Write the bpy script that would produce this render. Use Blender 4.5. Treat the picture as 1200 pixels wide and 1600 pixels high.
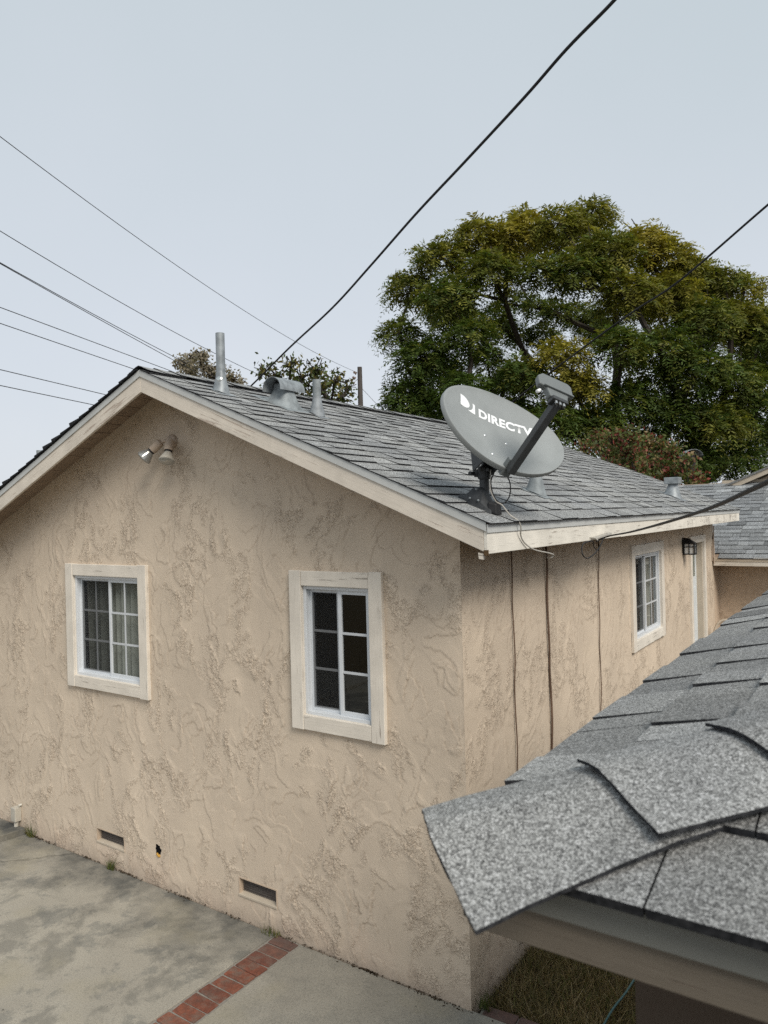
import bpy, bmesh, math, random
import numpy as np
from mathutils import Matrix, Vector, Euler
R = math.radians
random.seed(7)
rng = np.random.default_rng(7)
sc = bpy.context.scene
COL = sc.collection
for _o in list(bpy.data.objects):
    bpy.data.objects.remove(_o)

# ------------------------------------------------------------------ camera
CAM = Vector((2.1395, -3.9244, 3.0))
CR, CU, CF = Vector((.8253, .5646, -.0250)), Vector((.0216, .0126, .9997)), Vector((-.5648, .8252, .0018))
cd = bpy.data.cameras.new('camera')
cam = bpy.data.objects.new('camera', cd)
COL.objects.link(cam)
_u = CU
cam.matrix_world = Matrix(((CR.x, _u.x, -CF.x, CAM.x), (CR.y, _u.y, -CF.y, CAM.y), (CR.z, _u.z, -CF.z, CAM.z), (0, 0, 0, 1)))
cd.sensor_fit = 'VERTICAL'
cd.sensor_height = 24.0
cd.lens = 1158.08 * 24.0 / 1600.0
cd.clip_start = .02
cd.clip_end = 3000
cd.dof.use_dof = True
cd.dof.focus_distance = 5.5
cd.dof.aperture_fstop = 5.2
sc.camera = cam
sc.render.resolution_x, sc.render.resolution_y = 768, 1024

# ------------------------------------------------------------------ light
SUN_DIR = Vector((.66, -.35, .67)).normalized()
SUN_EL = math.asin(SUN_DIR.z)
SUN_AZ = math.atan2(SUN_DIR.x, SUN_DIR.y)
world = bpy.data.worlds.new('World')
sc.world = world
world.use_nodes = True
wn = world.node_tree.nodes
wl = world.node_tree.links
wn.clear()
w_out = wn.new('ShaderNodeOutputWorld')
w_bg = wn.new('ShaderNodeBackground')
w_sky = wn.new('ShaderNodeTexSky')
w_sky.sky_type = 'NISHITA'
w_sky.sun_disc = False
w_sky.sun_elevation = SUN_EL
w_sky.sun_rotation = SUN_AZ
w_sky.dust_density = 4.0
w_mix = wn.new('ShaderNodeMix')
w_mix.data_type = 'RGBA'
w_mix.inputs[0].default_value = .93          # a closed fog deck over the blue sky
w_tc = wn.new('ShaderNodeTexCoord')
w_sep = wn.new('ShaderNodeSeparateXYZ')
w_ramp = wn.new('ShaderNodeValToRGB')
w_noise = wn.new('ShaderNodeTexNoise')
w_noise.inputs['Scale'].default_value = 1.6
w_noise.inputs['Detail'].default_value = 5.0
w_add = wn.new('ShaderNodeMath')
w_add.operation = 'MULTIPLY_ADD'
wl.new(w_tc.outputs['Generated'], w_sep.inputs[0])
wl.new(w_tc.outputs['Generated'], w_noise.inputs['Vector'])
wl.new(w_noise.outputs['Fac'], w_add.inputs[0])
w_add.inputs[1].default_value = .5
wl.new(w_sep.outputs['Z'], w_add.inputs[2])
cr = w_ramp.color_ramp
cr.elements[0].position = .18
cr.elements[0].color = (4.25, 4.42, 4.66, 1)
cr.elements[1].position = .95
cr.elements[1].color = (3.05, 3.45, 3.66, 1)
e = cr.elements.new(.48)
e.color = (3.68, 3.93, 4.25, 1)
wl.new(w_add.outputs[0], w_ramp.inputs['Fac'])
wl.new(w_sky.outputs['Color'], w_mix.inputs[6])
wl.new(w_ramp.outputs['Color'], w_mix.inputs[7])
wl.new(w_mix.outputs[2], w_bg.inputs['Color'])
w_bg.inputs['Strength'].default_value = .097
wl.new(w_bg.outputs[0], w_out.inputs[0])

sl = bpy.data.lights.new('sun', 'SUN')
sl.energy = 1.5
sl.angle = R(25)
sl.color = (1.0, .94, .85)
sun = bpy.data.objects.new('sun', sl)
COL.objects.link(sun)
sun.location = (0, -5, 20)
sun.rotation_euler = SUN_DIR.to_track_quat('Z', 'Y').to_euler()

vs_ = sc.view_settings
vs_.view_transform = 'Standard'
vs_.look = 'None'
vs_.exposure = .95
vs_.gamma = 1.0
sc.cycles.use_denoising = False
sc.cycles.max_bounces = 6
sc.cycles.transparent_max_bounces = 12
sc.cycles.caustics_reflective = False
sc.cycles.caustics_refractive = False

# ------------------------------------------------------------------ material helpers
MATS = {}


class NT:
    def __init__(self, name, rough=.8, spec=.3):
        m = bpy.data.materials.new(name)
        m.use_nodes = True
        MATS[name] = m
        self.m = m
        self.t = m.node_tree
        self.n = self.t.nodes
        self.b = self.n['Principled BSDF']
        self.b.inputs['Roughness'].default_value = rough
        self.b.inputs['Specular IOR Level'].default_value = spec
        self.geo = None

    def put(self, sock, v):
        if isinstance(v, bpy.types.NodeSocket):
            self.t.links.new(v, sock)
        elif isinstance(v, (tuple, list)) and len(v) == 3 and sock.type == 'RGBA':
            sock.default_value = (*v, 1)
        else:
            sock.default_value = v

    def pos(self):
        if not self.geo:
            self.geo = self.n.new('ShaderNodeNewGeometry')
        return self.geo.outputs['Position']

    def vmath(self, op, a, b=None, scale=None):
        x = self.n.new('ShaderNodeVectorMath')
        x.operation = op
        self.put(x.inputs[0], a)
        if b is not None:
            self.put(x.inputs[1], b)
        if scale is not None:
            self.put(x.inputs['Scale'], scale)
        return x.outputs['Value'] if op in ('DOT_PRODUCT', 'LENGTH', 'DISTANCE') else x.outputs[0]

    def math(self, op, a, b=0.0, c=0.0, clamp=False):
        x = self.n.new('ShaderNodeMath')
        x.operation = op
        x.use_clamp = clamp
        self.put(x.inputs[0], a)
        self.put(x.inputs[1], b)
        self.put(x.inputs[2], c)
        return x.outputs[0]

    def squash(self, axis, k):
        """world position with the direction 'axis' stretched (k of its length kept)"""
        ax = Vector(axis).normalized()
        d = self.vmath('DOT_PRODUCT', self.pos(), tuple(ax))
        s = self.vmath('SCALE', tuple(ax), scale=self.math('MULTIPLY', d, 1 - k))
        return self.vmath('SUBTRACT', self.pos(), s)

    def noise(self, scale, detail=4, rough=.55, vec=None, dist=0.0, out='Fac'):
        x = self.n.new('ShaderNodeTexNoise')
        x.inputs['Scale'].default_value = scale
        x.inputs['Detail'].default_value = detail
        x.inputs['Roughness'].default_value = rough
        x.inputs['Distortion'].default_value = dist
        self.t.links.new(vec or self.pos(), x.inputs['Vector'])
        return x.outputs[out]

    def voronoi(self, scale, out='Color', feature='F1', vec=None):
        x = self.n.new('ShaderNodeTexVoronoi')
        x.feature = feature
        x.inputs['Scale'].default_value = scale
        self.t.links.new(vec or self.pos(), x.inputs['Vector'])
        return x.outputs[out]

    def ramp(self, fac, stops, interp='LINEAR'):
        x = self.n.new('ShaderNodeValToRGB')
        x.color_ramp.interpolation = interp
        el = x.color_ramp.elements
        while len(el) < len(stops):
            el.new(.5)
        for e_, (p, c) in zip(el, stops):
            e_.position = p
            e_.color = (*c, 1) if not isinstance(c, (int, float)) else (c, c, c, 1)
        self.put(x.inputs['Fac'], fac)
        return x.outputs['Color']

    def mix(self, fac, a, b, mode='MIX'):
        x = self.n.new('ShaderNodeMix')
        x.data_type = 'RGBA'
        x.blend_type = mode
        self.put(x.inputs[0], fac)
        self.put(x.inputs[6], a)
        self.put(x.inputs[7], b)
        return x.outputs[2]

    def attr(self, name, out='Fac'):
        x = self.n.new('ShaderNodeAttribute')
        x.attribute_name = name
        return x.outputs[out]

    def bump(self, h, strength=.5, dist=.01):
        x = self.n.new('ShaderNodeBump')
        x.inputs['Strength'].default_value = strength
        x.inputs['Distance'].default_value = dist
        self.t.links.new(h, x.inputs['Height'])
        self.t.links.new(x.outputs[0], self.b.inputs['Normal'])

    def base(self, c):
        self.put(self.b.inputs['Base Color'], c)

    def rough(self, v):
        self.put(self.b.inputs['Roughness'], v)


def srgb(r_, g_, b_):
    f_ = lambda c: c / 12.92 if c <= .04045 else ((c + .055) / 1.055) ** 2.4
    return tuple(f_(c / 255) for c in (r_, g_, b_))


# --- stucco
def mk_stucco(name, col, seed=0.0):
    k = NT(name, .92, .15)
    p = k.vmath('ADD', k.pos(), (seed, seed * .7, 0))
    big = k.noise(.9, 4, .6, p)
    streak = k.noise(1.0, 5, .6, k.vmath('MULTIPLY', p, (3.4, 3.4, .55)))
    fine = k.noise(60, 4, .7, p)
    c0 = tuple(v * .86 for v in col)
    c1 = tuple(min(1, v * 1.10) for v in col)
    c = k.ramp(big, [(.3, c0), (.7, c1)])
    c = k.mix(k.ramp(streak, [(.42, 0), (.75, .42)]), c, (col[0] * .80, col[1] * .80, col[2] * .82))
    c = k.mix(k.ramp(fine, [(.35, .10), (.6, 0)]), c, tuple(v * .6 for v in col))
    # shade under the torn edges of the trowel passes, painted into the colour
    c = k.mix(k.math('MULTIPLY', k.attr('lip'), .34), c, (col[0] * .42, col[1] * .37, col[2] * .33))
    # crumbs torn up beside the edges; their pit shade and lit tops painted in
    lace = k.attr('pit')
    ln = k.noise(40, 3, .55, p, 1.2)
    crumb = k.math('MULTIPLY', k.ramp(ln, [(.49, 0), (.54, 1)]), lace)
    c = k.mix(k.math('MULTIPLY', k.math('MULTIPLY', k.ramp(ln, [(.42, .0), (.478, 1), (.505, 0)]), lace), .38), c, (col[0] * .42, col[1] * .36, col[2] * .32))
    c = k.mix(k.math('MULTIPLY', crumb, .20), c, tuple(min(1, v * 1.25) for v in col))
    # pinkish efflorescence and splash stains along the wall foot, contact darkening painted in
    sep = k.n.new('ShaderNodeSeparateXYZ')
    k.t.links.new(k.pos(), sep.inputs[0])
    low = k.math('SUBTRACT', .62, sep.outputs['Z'])
    lown = k.math('MULTIPLY_ADD', k.noise(3.2, 4, .6, p), 1.5, k.math('MULTIPLY_ADD', low, 1.6, -1.35), clamp=True)
    c = k.mix(k.math('MULTIPLY', lown, .45), c, (col[0] * .93, col[1] * .80, col[2] * .80))
    low2 = k.math('MULTIPLY_ADD', k.noise(7, 4, .7, p), 1.0, k.math('MULTIPLY_ADD', k.math('SUBTRACT', .14, sep.outputs['Z']), 4.0, -.55), clamp=True)
    c = k.mix(k.math('MULTIPLY', low2, .8), c, (col[0] * .5, col[1] * .48, col[2] * .48))
    k.base(c)
    # trowel scratches
    w = k.noise(1.3, 2, .5, p, 0, 'Color')
    sv = k.vmath('ADD', p, k.vmath('SCALE', w, scale=.9))
    scr = k.noise(30, 3, .65, k.vmath('MULTIPLY', sv, (4.2, 4.2, .35)))
    scr2 = k.noise(150, 3, .7, p)
    hh = k.math('MULTIPLY_ADD', scr2, .30, k.math('MULTIPLY', scr, .42))
    hh = k.math('MULTIPLY_ADD', crumb, .9, hh)
    k.bump(hh, .85, .0048)
    return k.m


STUCCO = (.64, .535, .42)
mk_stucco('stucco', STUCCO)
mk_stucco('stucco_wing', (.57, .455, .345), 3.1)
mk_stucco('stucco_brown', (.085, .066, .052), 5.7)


# --- asphalt shingle
def mk_shingle(name, scale, gain=1.0, lo=.02, hi=.60, cool=(1, 1, 1), spread=1.0):
    k = NT(name, .88, .22)
    g = k.voronoi(scale)
    sepc = k.n.new('ShaderNodeSeparateColor')
    k.t.links.new(g, sepc.inputs[0])
    v = sepc.outputs[0]
    clump = k.noise(scale * .22, 2, .6)
    vv = k.math('MULTIPLY_ADD', clump, .40, k.math('MULTIPLY_ADD', v, .62, .10))
    c = k.ramp(vv, [(.20, (lo, lo * 1.02, lo * 1.05)), (.55, (.158 * gain, .158 * gain, .155 * gain)), (.80, (.31 * gain, .312 * gain, .305 * gain)), (.97, (hi, hi, hi))])
    t = k.attr('tint')
    c = k.mix(1.0, c, k.ramp(t, [(0, (1 - .42 * spread,) * 3), (.5, (1, 1, 1)), (1, (1 + .45 * spread,) * 3)]), 'MULTIPLY')
    c = k.mix(1.0, c, cool, 'MULTIPLY')
    st = k.noise(1.4, 4, .6)
    c = k.mix(1.0, c, k.ramp(st, [(.3, (.84, .85, .87)), (.7, (1.12, 1.11, 1.08))]), 'MULTIPLY')
    k.base(c)
    k.bump(k.math('MULTIPLY_ADD', v, .35, k.voronoi(scale, 'Distance')), .55, .0015)
    return k.m


mk_shingle('shingle', 300, 1.28, .03, .6, (.985, 1, 1.015), .7)
mk_shingle('shingle_wing', 300, 1.12, .03, .6, (.96, 1, 1.05), 1.2)
mk_shingle('shingle_near', 520, 1.2, .03, .55)
k = NT('asphalt_edge', .95, .1)
k.base(k.ramp(k.noise(90, 3), [(.3, (.012, .013, .015)), (.7, (.045, .046, .05))]))

# --- painted wood, weathered
def mk_wood(name, axis, col, worn=.5, under=(.16, .115, .085), speck=0.0, speck_y=None):
    k = NT(name, .75, .25)
    v = k.squash(axis, .045)
    g1 = k.noise(60, 5, .65, v)
    g2 = k.noise(170, 3, .6, v)
    blot = k.noise(2.6, 3, .6)
    c = k.ramp(k.noise(5, 4, .6), [(.3, tuple(x * .87 for x in col)), (.7, tuple(min(1, x * 1.06) for x in col))])
    m_ = k.math('MULTIPLY_ADD', blot, .35, k.math('MULTIPLY', g1, .85))
    peel = k.ramp(m_, [(.74 - .13 * worn, 0), (.775 - .13 * worn, 1)])
    c = k.mix(k.math('MULTIPLY', peel, .6), c, under)
    c = k.mix(k.ramp(g2, [(.34, .22), (.46, 0)]), c, tuple(x * .55 for x in col))
    if speck:
        s1 = k.noise(64, 5, .7)
        s2 = k.noise(4.5, 3, .6)
        sep = k.n.new('ShaderNodeSeparateXYZ')
        k.t.links.new(k.pos(), sep.inputs[0])
        yy = k.math('MULTIPLY_ADD', k.math('MINIMUM', sep.outputs['Y'], 5.0), .035, -.09)
        sp = k.math('ADD', k.math('MULTIPLY_ADD', s1, .8, k.math('MULTIPLY', s2, .45)), yy)
        c = k.mix(k.ramp(sp, [(.76, 0), (.84, speck)]), c, (.07, .05, .038))
    k.base(c)
    k.bump(k.math('MULTIPLY_ADD', peel, -.8, g1), .35, .004)
    return k.m


CREAM = (.68, .615, .53)
S = .4155
mk_wood('wood_rake_right', (1, 0, -S), CREAM, .38, (.30, .22, .17))
mk_wood('wood_rake_left', (1, 0, S), CREAM, .38, (.30, .22, .17))
mk_wood('wood_fascia', (0, 1, 0), (.77, .73, .65), .25, speck=1.0)
mk_wood('wood_x', (1, 0, 0), (.72, .66, .575), .30, (.11, .085, .065))
mk_wood('wood_z', (0, 0, 1), (.73, .67, .585), .12, (.16, .12, .09))
mk_wood('wood_y', (0, 1, 0), (.76, .71, .63), .35, (.10, .08, .065))
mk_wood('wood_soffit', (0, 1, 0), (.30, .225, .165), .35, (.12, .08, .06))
mk_wood('wood_near', (1, 0, 0), (.15, .127, .10), .2, (.12, .09, .07))  # base tone lowered to carry the shade at the near eave
mk_wood('wood_pole', (0, 0, 1), (.085, .076, .07), .5, (.04, .03, .025))


def plain(name, col, rough=.6, spec=.3, var=.12, scale=12, metal=0.0, bump=0.0):
    k = NT(name, rough, spec)
    n = k.noise(scale, 4, .6)
    k.base(k.ramp(n, [(.3, tuple(x * (1 - var) for x in col)), (.7, tuple(min(1, x * (1 + var)) for x in col))]))
    k.b.inputs['Metallic'].default_value = metal
    k.rough(k.math('MULTIPLY_ADD', n, .2, rough - .1))
    if bump:
        k.bump(k.noise(scale * 6, 3, .6), bump, .003)
    return k.m


plain('drip_metal', (.50, .51, .50), .5, .4, .08, 5, bump=.06)
plain('drip_metal_near', (.155, .158, .145), .5, .4, .07, 7, bump=.06)  # darker than the other drip metal: eave shade put into the base colour
plain('vinyl', (.64, .665, .69), .35, .45, .05, 6)
plain('grid_white', (.56, .58, .60), .4, .4, .05, 6)
plain('room_dark', (.10, .09, .08), .9, .1)
plain('curtain', (.50, .49, .46), .9, .1, .08, 9)
plain('door_white', (.66, .70, .72), .4, .4, .06, 4)
plain('frame_tan', (.50, .43, .34), .6, .3, .08, 6)
plain('vent_dark', (.13, .115, .105), .8, .2, .25, 25)
plain('galvanized', (.27, .295, .31), .5, .4, .3, 16, .3, bump=.12)
plain('galvanized_dull', (.24, .265, .275), .62, .35, .3, 14, .15, bump=.15)
plain('lead_flash', (.25, .27, .285), .6, .4, .25, 22, .2, bump=.3)
plain('dish_paint', (.262, .280, .280), .55, .3, .09, 5)
plain('dish_dark', (.045, .048, .05), .5, .4, .15, 20)
plain('lnb_plastic', (.155, .17, .172), .5, .35, .06, 8)
plain('rubber_black', (.018, .018, .019), .6, .3, .3, 20)
plain('foot_rubber', (.042, .045, .048), .65, .3, .35, 28, bump=.5)
plain('print_white', (.80, .82, .83), .5, .3, .02, 8)
plain('bolt_steel', (.55, .57, .58), .35, .5, .1, 30, .8)
plain('wire_grey', (.045, .048, .052), .6, .3, .2, 2)
plain('coax_pale', (.42, .40, .36), .5, .3, .15, 20)
plain('cable_brown', (.13, .085, .06), .7, .2, .35, 5)
plain('paint_tan', (.42, .335, .26), .6, .3, .15, 20)
plain('bulb_shell', (.46, .43, .37), .3, .5, .1, 20)
plain('lantern_black', (.012, .012, .013), .45, .4, .2, 20)
plain('lantern_glass', (.62, .63, .62), .25, .5, .06, 9)
plain('mortar', (.27, .25, .22), .95, .1, .2, 60, bump=.4)
plain('hose_teal', (.05, .13, .13), .4, .4, .1, 30)
plain('foam_yellow', (.50, .28, .06), .8, .2, .3, 60)
plain('interior_black', (.008, .008, .009), .9, .05)
plain('handrail_paint', (.50, .42, .33), .5, .3, .1, 15)
plain('pale_patch', (.55, .55, .50), .8, .2, .15, 60)
plain('insulator', (.22, .16, .13), .3, .5, .1, 10)
plain('leaf_litter', (.10, .065, .035), .9, .1, .5, 90)
plain('white_speck', (.75, .74, .70), .8, .2, .05, 50)

k = NT('peeled_aluminium', .3, .6)
k.b.inputs['Metallic'].default_value = .9
k.base((.62, .64, .62))

k = NT('bulb_glass', .12, .6)
k.base((.36, .36, .34))
k.b.inputs['Metallic'].default_value = .45

# glass: thin pane, part mirror, part clear
k = NT('glass')
fr = k.n.new('ShaderNodeLayerWeight')
fz = k.math('MULTIPLY_ADD', k.math('POWER', fr.outputs['Facing'], 5.0), .92, .075, clamp=True)
tr = k.n.new('ShaderNodeBsdfTransparent'); tr.inputs['Color'].default_value = (.72, .76, .75, 1)
gl = k.n.new('ShaderNodeBsdfGlossy'); gl.inputs['Roughness'].default_value = .015
gl.inputs['Color'].default_value = (.9, .93, .95, 1)
mx = k.n.new('ShaderNodeMixShader')
k.t.links.new(fz, mx.inputs[0]); k.t.links.new(tr.outputs[0], mx.inputs[1]); k.t.links.new(gl.outputs[0], mx.inputs[2])
k.t.links.new(mx.outputs[0], k.n['Material Output'].inputs['Surface'])
# insect screen: fine dark weave, half open
k = NT('insect_screen', .8, .2)
k.base((.014, .015, .016))
tr = k.n.new('ShaderNodeBsdfTransparent')
mx = k.n.new('ShaderNodeMixShader'); mx.inputs[0].default_value = .5
k.t.links.new(tr.outputs[0], mx.inputs[1]); k.t.links.new(k.b.outputs[0], mx.inputs[2])
k.t.links.new(mx.outputs[0], k.n['Material Output'].inputs['Surface'])

# concrete
def mk_concrete(name, dark=1.0):
    k = NT(name, .9, .2)
    base = k.ramp(k.noise(1.2, 5, .6), [(.3, (.315, .290, .245)), (.7, (.41, .382, .322))])
    grain = k.noise(95, 4, .75)
    base = k.mix(k.ramp(grain, [(.34, .6), (.52, 0)]), base, (.17, .16, .135))
    base = k.mix(k.ramp(k.noise(230, 2, .6), [(.58, 0), (.72, .35)]), base, (.5, .49, .43))
    st = k.noise(1.15, 9, .66, dist=.25)
    base = k.mix(k.math('MULTIPLY', k.ramp(st, [(.51, 0), (.57, .5)]), dark), base, (.125, .122, .11))
    st2 = k.noise(3.6, 8, .7, dist=.2)
    base = k.mix(k.math('MULTIPLY', k.ramp(st2, [(.53, 0), (.60, .42)]), dark), base, (.12, .125, .12))
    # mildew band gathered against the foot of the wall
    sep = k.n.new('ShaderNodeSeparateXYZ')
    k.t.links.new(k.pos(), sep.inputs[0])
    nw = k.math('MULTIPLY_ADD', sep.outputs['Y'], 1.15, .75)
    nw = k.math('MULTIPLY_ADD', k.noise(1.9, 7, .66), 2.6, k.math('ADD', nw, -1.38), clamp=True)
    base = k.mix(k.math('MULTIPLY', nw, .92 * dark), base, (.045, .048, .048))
    # wandering hairline cracks
    cv_ = k.vmath('ADD', k.pos(), k.vmath('SCALE', k.noise(2.2, 5, .6, out='Color'), scale=.30))
    crk = k.voronoi(.20, 'Distance', 'DISTANCE_TO_EDGE', cv_)
    base = k.mix(k.ramp(crk, [(.0, .5), (.0012, .38), (.0024, 0)]), base, (.05, .048, .042))
    warm = k.noise(2.0, 3, .5, k.vmath('ADD', k.pos(), (7, 3, 0)))
    base = k.mix(k.ramp(warm, [(.55, 0), (.75, .35)]), base, (.34, .30, .20))
    k.base(base)
    k.bump(k.math('MULTIPLY_ADD', grain, .6, k.noise(28, 3, .6)), .28, .004)
    return k.m


mk_concrete('concrete', 1.0)
mk_concrete('concrete_clean', .32)

k = NT('brick', .9, .2)
bp = k.noise(22, 5, .7)
oi = k.n.new('ShaderNodeObjectInfo')
c = k.ramp(oi.outputs['Random'], [(0, (.20, .068, .044)), (.5, (.27, .095, .058)), (1, (.31, .135, .088))])
c = k.mix(k.ramp(bp, [(.4, .6), (.62, 0)]), c, (.11, .052, .038))
c = k.mix(k.ramp(k.noise(9, 6, .7), [(.47, 0), (.60, .7)]), c, (.20, .145, .115))
c = k.mix(k.ramp(k.noise(5, 4, .6), [(.5, 0), (.72, .6)]), c, (.085, .07, .06))
sep = k.n.new('ShaderNodeSeparateXYZ'); k.t.links.new(k.pos(), sep.inputs[0])
near = k.math('MULTIPLY_ADD', sep.outputs['Y'], 2.6, 1.05, clamp=True)
c = k.mix(k.math('MULTIPLY', near, .8), c, (.10, .075, .068))
k.base(c)
k.bump(bp, .4, .005)

k = NT('soil', .95, .1)
c = k.ramp(k.noise(14, 5, .7), [(.3, (.07, .055, .035)), (.7, (.16, .125, .075))])
k.base(c)
k.bump(k.noise(60, 4, .7), .6, .01)


def mk_leaf(name, trans=.35, rough=.55):
    k = NT(name, rough, .25)
    c = k.attr('col', 'Color')
    k.base(c)
    t_ = k.n.new('ShaderNodeBsdfTranslucent')
    k.t.links.new(k.mix(1.0, c, (1.25, 1.3, .7), 'MULTIPLY'), t_.inputs['Color'])
    mx_ = k.n.new('ShaderNodeMixShader')
    mx_.inputs[0].default_value = trans
    k.t.links.new(k.b.outputs[0], mx_.inputs[1])
    k.t.links.new(t_.outputs[0], mx_.inputs[2])
    k.t.links.new(mx_.outputs[0], k.n['Material Output'].inputs['Surface'])


mk_leaf('leaf')
mk_leaf('grass_blade', .25, .7)
k = NT('bark', .92, .1)
k.base(k.ramp(k.noise(9, 5, .7, k.squash((0, 0, 1), .3)), [(.3, (.03, .026, .022)), (.7, (.085, .072, .06))]))
k.bump(k.noise(20, 4, .7), .6, .02)

# ------------------------------------------------------------------ mesh helpers
def M(n):
    return MATS[n]


def link(o, parent=None):
    COL.objects.link(o)
    if parent:
        o.parent = parent
    return o


def new_obj(name, mesh, mat=None, parent=None, smooth=False, bevel=0.0):
    o = bpy.data.objects.new(name, mesh)
    if mat is not None and not mesh.materials:
        mesh.materials.append(M(mat) if isinstance(mat, str) else mat)
    if smooth and len(mesh.polygons):
        mesh.polygons.foreach_set('use_smooth', [True] * len(mesh.polygons))
    link(o, parent)
    if bevel:
        b = o.modifiers.new('bevel', 'BEVEL')
        b.width = bevel
        b.segments = 2
        b.limit_method = 'ANGLE'
        b.angle_limit = R(35)
    return o


def tag(o, label=None, cat=None, group=None, kind=None):
    if label: o['label'] = label
    if cat: o['category'] = cat
    if group: o['group'] = group
    if kind: o['kind'] = kind
    return o


def empty(name, loc=(0, 0, 0)):
    o = bpy.data.objects.new(name, None)
    o.empty_display_size = .1
    o.location = loc
    return link(o)


def kid(o, parent):
    """parent without moving (parents are only translated)"""
    o.parent = parent
    o.matrix_parent_inverse = Matrix.Translation(parent.location).inverted()
    return o


class MB:
    def __init__(self):
        self.v, self.f = [], []

    def add(self, vs, fs):
        k = len(self.v)
        self.v += [tuple(p) for p in vs]
        self.f += [tuple(i + k for i in f) for f in fs]
        return self

    def box(self, x0, x1, y0, y1, z0, z1):
        p = [(x, y, z) for z in (z0, z1) for y in (y0, y1) for x in (x0, x1)]
        return self.add(p, [(0, 2, 3, 1), (4, 5, 7, 6), (0, 1, 5, 4), (2, 6, 7, 3), (0, 4, 6, 2), (1, 3, 7, 5)])

    def hexa(self, p):      # 8 corners like box order
        return self.add(p, [(0, 2, 3, 1), (4, 5, 7, 6), (0, 1, 5, 4), (2, 6, 7, 3), (0, 4, 6, 2), (1, 3, 7, 5)])

    def prism(self, poly, axis, a, b):
        """poly: 2-D outline; extruded along axis from a to b"""
        def p3(q, t):
            return {'y': (q[0], t, q[1]), 'x': (t, q[0], q[1]), 'z': (q[0], q[1], t)}[axis]
        n = len(poly)
        vs = [p3(q, a) for q in poly] + [p3(q, b) for q in poly]
        fs = [tuple(range(n)), tuple(range(2 * n - 1, n - 1, -1))]
        fs += [(i, i + n, (i + 1) % n + n, (i + 1) % n) for i in range(n)]
        return self.add(vs, fs)

    def tube(self, pts, rad, n=8, cap=True):
        pts = [Vector(p) for p in pts]
        m = len(pts)
        rads = rad if isinstance(rad, (list, tuple)) else [rad] * m
        up = None
        rings = []
        for i, p in enumerate(pts):
            d = (pts[min(i + 1, m - 1)] - pts[max(i - 1, 0)])
            if d.length < 1e-9: d = Vector((0, 0, 1))
            d.normalize()
            if up is None:
                up = d.orthogonal().normalized()
            up = (up - d * up.dot(d))
            if up.length < 1e-6: up = d.orthogonal()
            up.normalize()
            s_ = d.cross(up)
            rings.append([p + (up * math.cos(a) + s_ * math.sin(a)) * rads[i] for a in [2 * math.pi * j / n for j in range(n)]])
        vs = [q for r_ in rings for q in r_]
        fs = []
        for i in range(m - 1):
            for j in range(n):
                a, b = i * n + j, i * n + (j + 1) % n
                fs.append((a, b, b + n, a + n))
        if cap:
            fs.append(tuple(range(n - 1, -1, -1)))
            fs.append(tuple(range((m - 1) * n, m * n)))
        return self.add(vs, fs)

    def lathe(self, prof, origin, axis=(0, 0, 1), n=20):
        """prof: (radius, height) pairs along axis"""
        ax = Vector(axis).normalized()
        a = ax.orthogonal().normalized()
        b = ax.cross(a)
        o = Vector(origin)
        vs, fs = [], []
        for r_, h in prof:
            vs += [o + ax * h + (a * math.cos(2 * math.pi * j / n) + b * math.sin(2 * math.pi * j / n)) * r_ for j in range(n)]
        for i in range(len(prof) - 1):
            for j in range(n):
                p, q = i * n + j, i * n + (j + 1) % n
                fs.append((p, q, q + n, p + n))
        fs.append(tuple(range(n - 1, -1, -1)))
        fs.append(tuple(range((len(prof) - 1) * n, len(prof) * n)))
        return self.add(vs, fs)

    def mesh(self, name):
        me = bpy.data.meshes.new(name)
        me.from_pydata(self.v, [], self.f)
        bm_ = bmesh.new()
        bm_.from_mesh(me)
        bmesh.ops.recalc_face_normals(bm_, faces=bm_.faces)
        bm_.to_mesh(me)
        bm_.free()
        return me

    def build(self, name, mat, parent=None, smooth=False, bevel=0.0):
        o = new_obj(name, self.mesh(name), mat, None, smooth, bevel)
        if parent is not None:
            kid(o, parent)
        if smooth:
            try:
                o.data.set_sharp_from_angle(angle=R(40))
            except Exception:
                pass
        return o


def np_mesh(name, V, F4, attrs=None, smooth=False):
    """fast quad mesh from numpy arrays; attrs: {name: (type, domain, array)}"""
    me = bpy.data.meshes.new(name)
    nv, nf = len(V), len(F4)
    k_ = F4.shape[1]
    me.vertices.add(nv)
    me.vertices.foreach_set('co', np.asarray(V, np.float32).ravel())
    me.loops.add(nf * k_)
    me.loops.foreach_set('vertex_index', np.asarray(F4, np.int32).ravel())
    me.polygons.add(nf)
    me.polygons.foreach_set('loop_start', np.arange(0, nf * k_, k_, dtype=np.int32))
    if smooth:
        me.polygons.foreach_set('use_smooth', np.ones(nf, bool))
    for an, (ty, dom, arr) in (attrs or {}).items():
        at = me.attributes.new(an, ty, dom)
        at.data.foreach_set('color' if 'COLOR' in ty else 'value', np.asarray(arr, np.float32).ravel())
    me.update(calc_edges=True)
    me.validate()
    return me


def catenary(a, b, sag, n=14):
    a, b = Vector(a), Vector(b)
    return [a.lerp(b, t) - Vector((0, 0, sag * 4 * t * (1 - t))) for t in [i / n for i in range(n + 1)]]


def smooth_path(pts, n=8):
    """Catmull-Rom through the points"""
    P = [Vector(p) for p in pts]
    P = [P[0] * 2 - P[1]] + P + [P[-1] * 2 - P[-2]]
    out = []
    for i in range(1, len(P) - 2):
        for j in range(n):
            t = j / n
            p0, p1, p2, p3 = P[i - 1:i + 3]
            out.append(.5 * ((2 * p1) + (p2 - p0) * t + (2 * p0 - 5 * p1 + 4 * p2 - p3) * t * t + (3 * p1 - p0 - 3 * p2 + p3) * t ** 3))
    out.append(P[-2])
    return out


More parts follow.
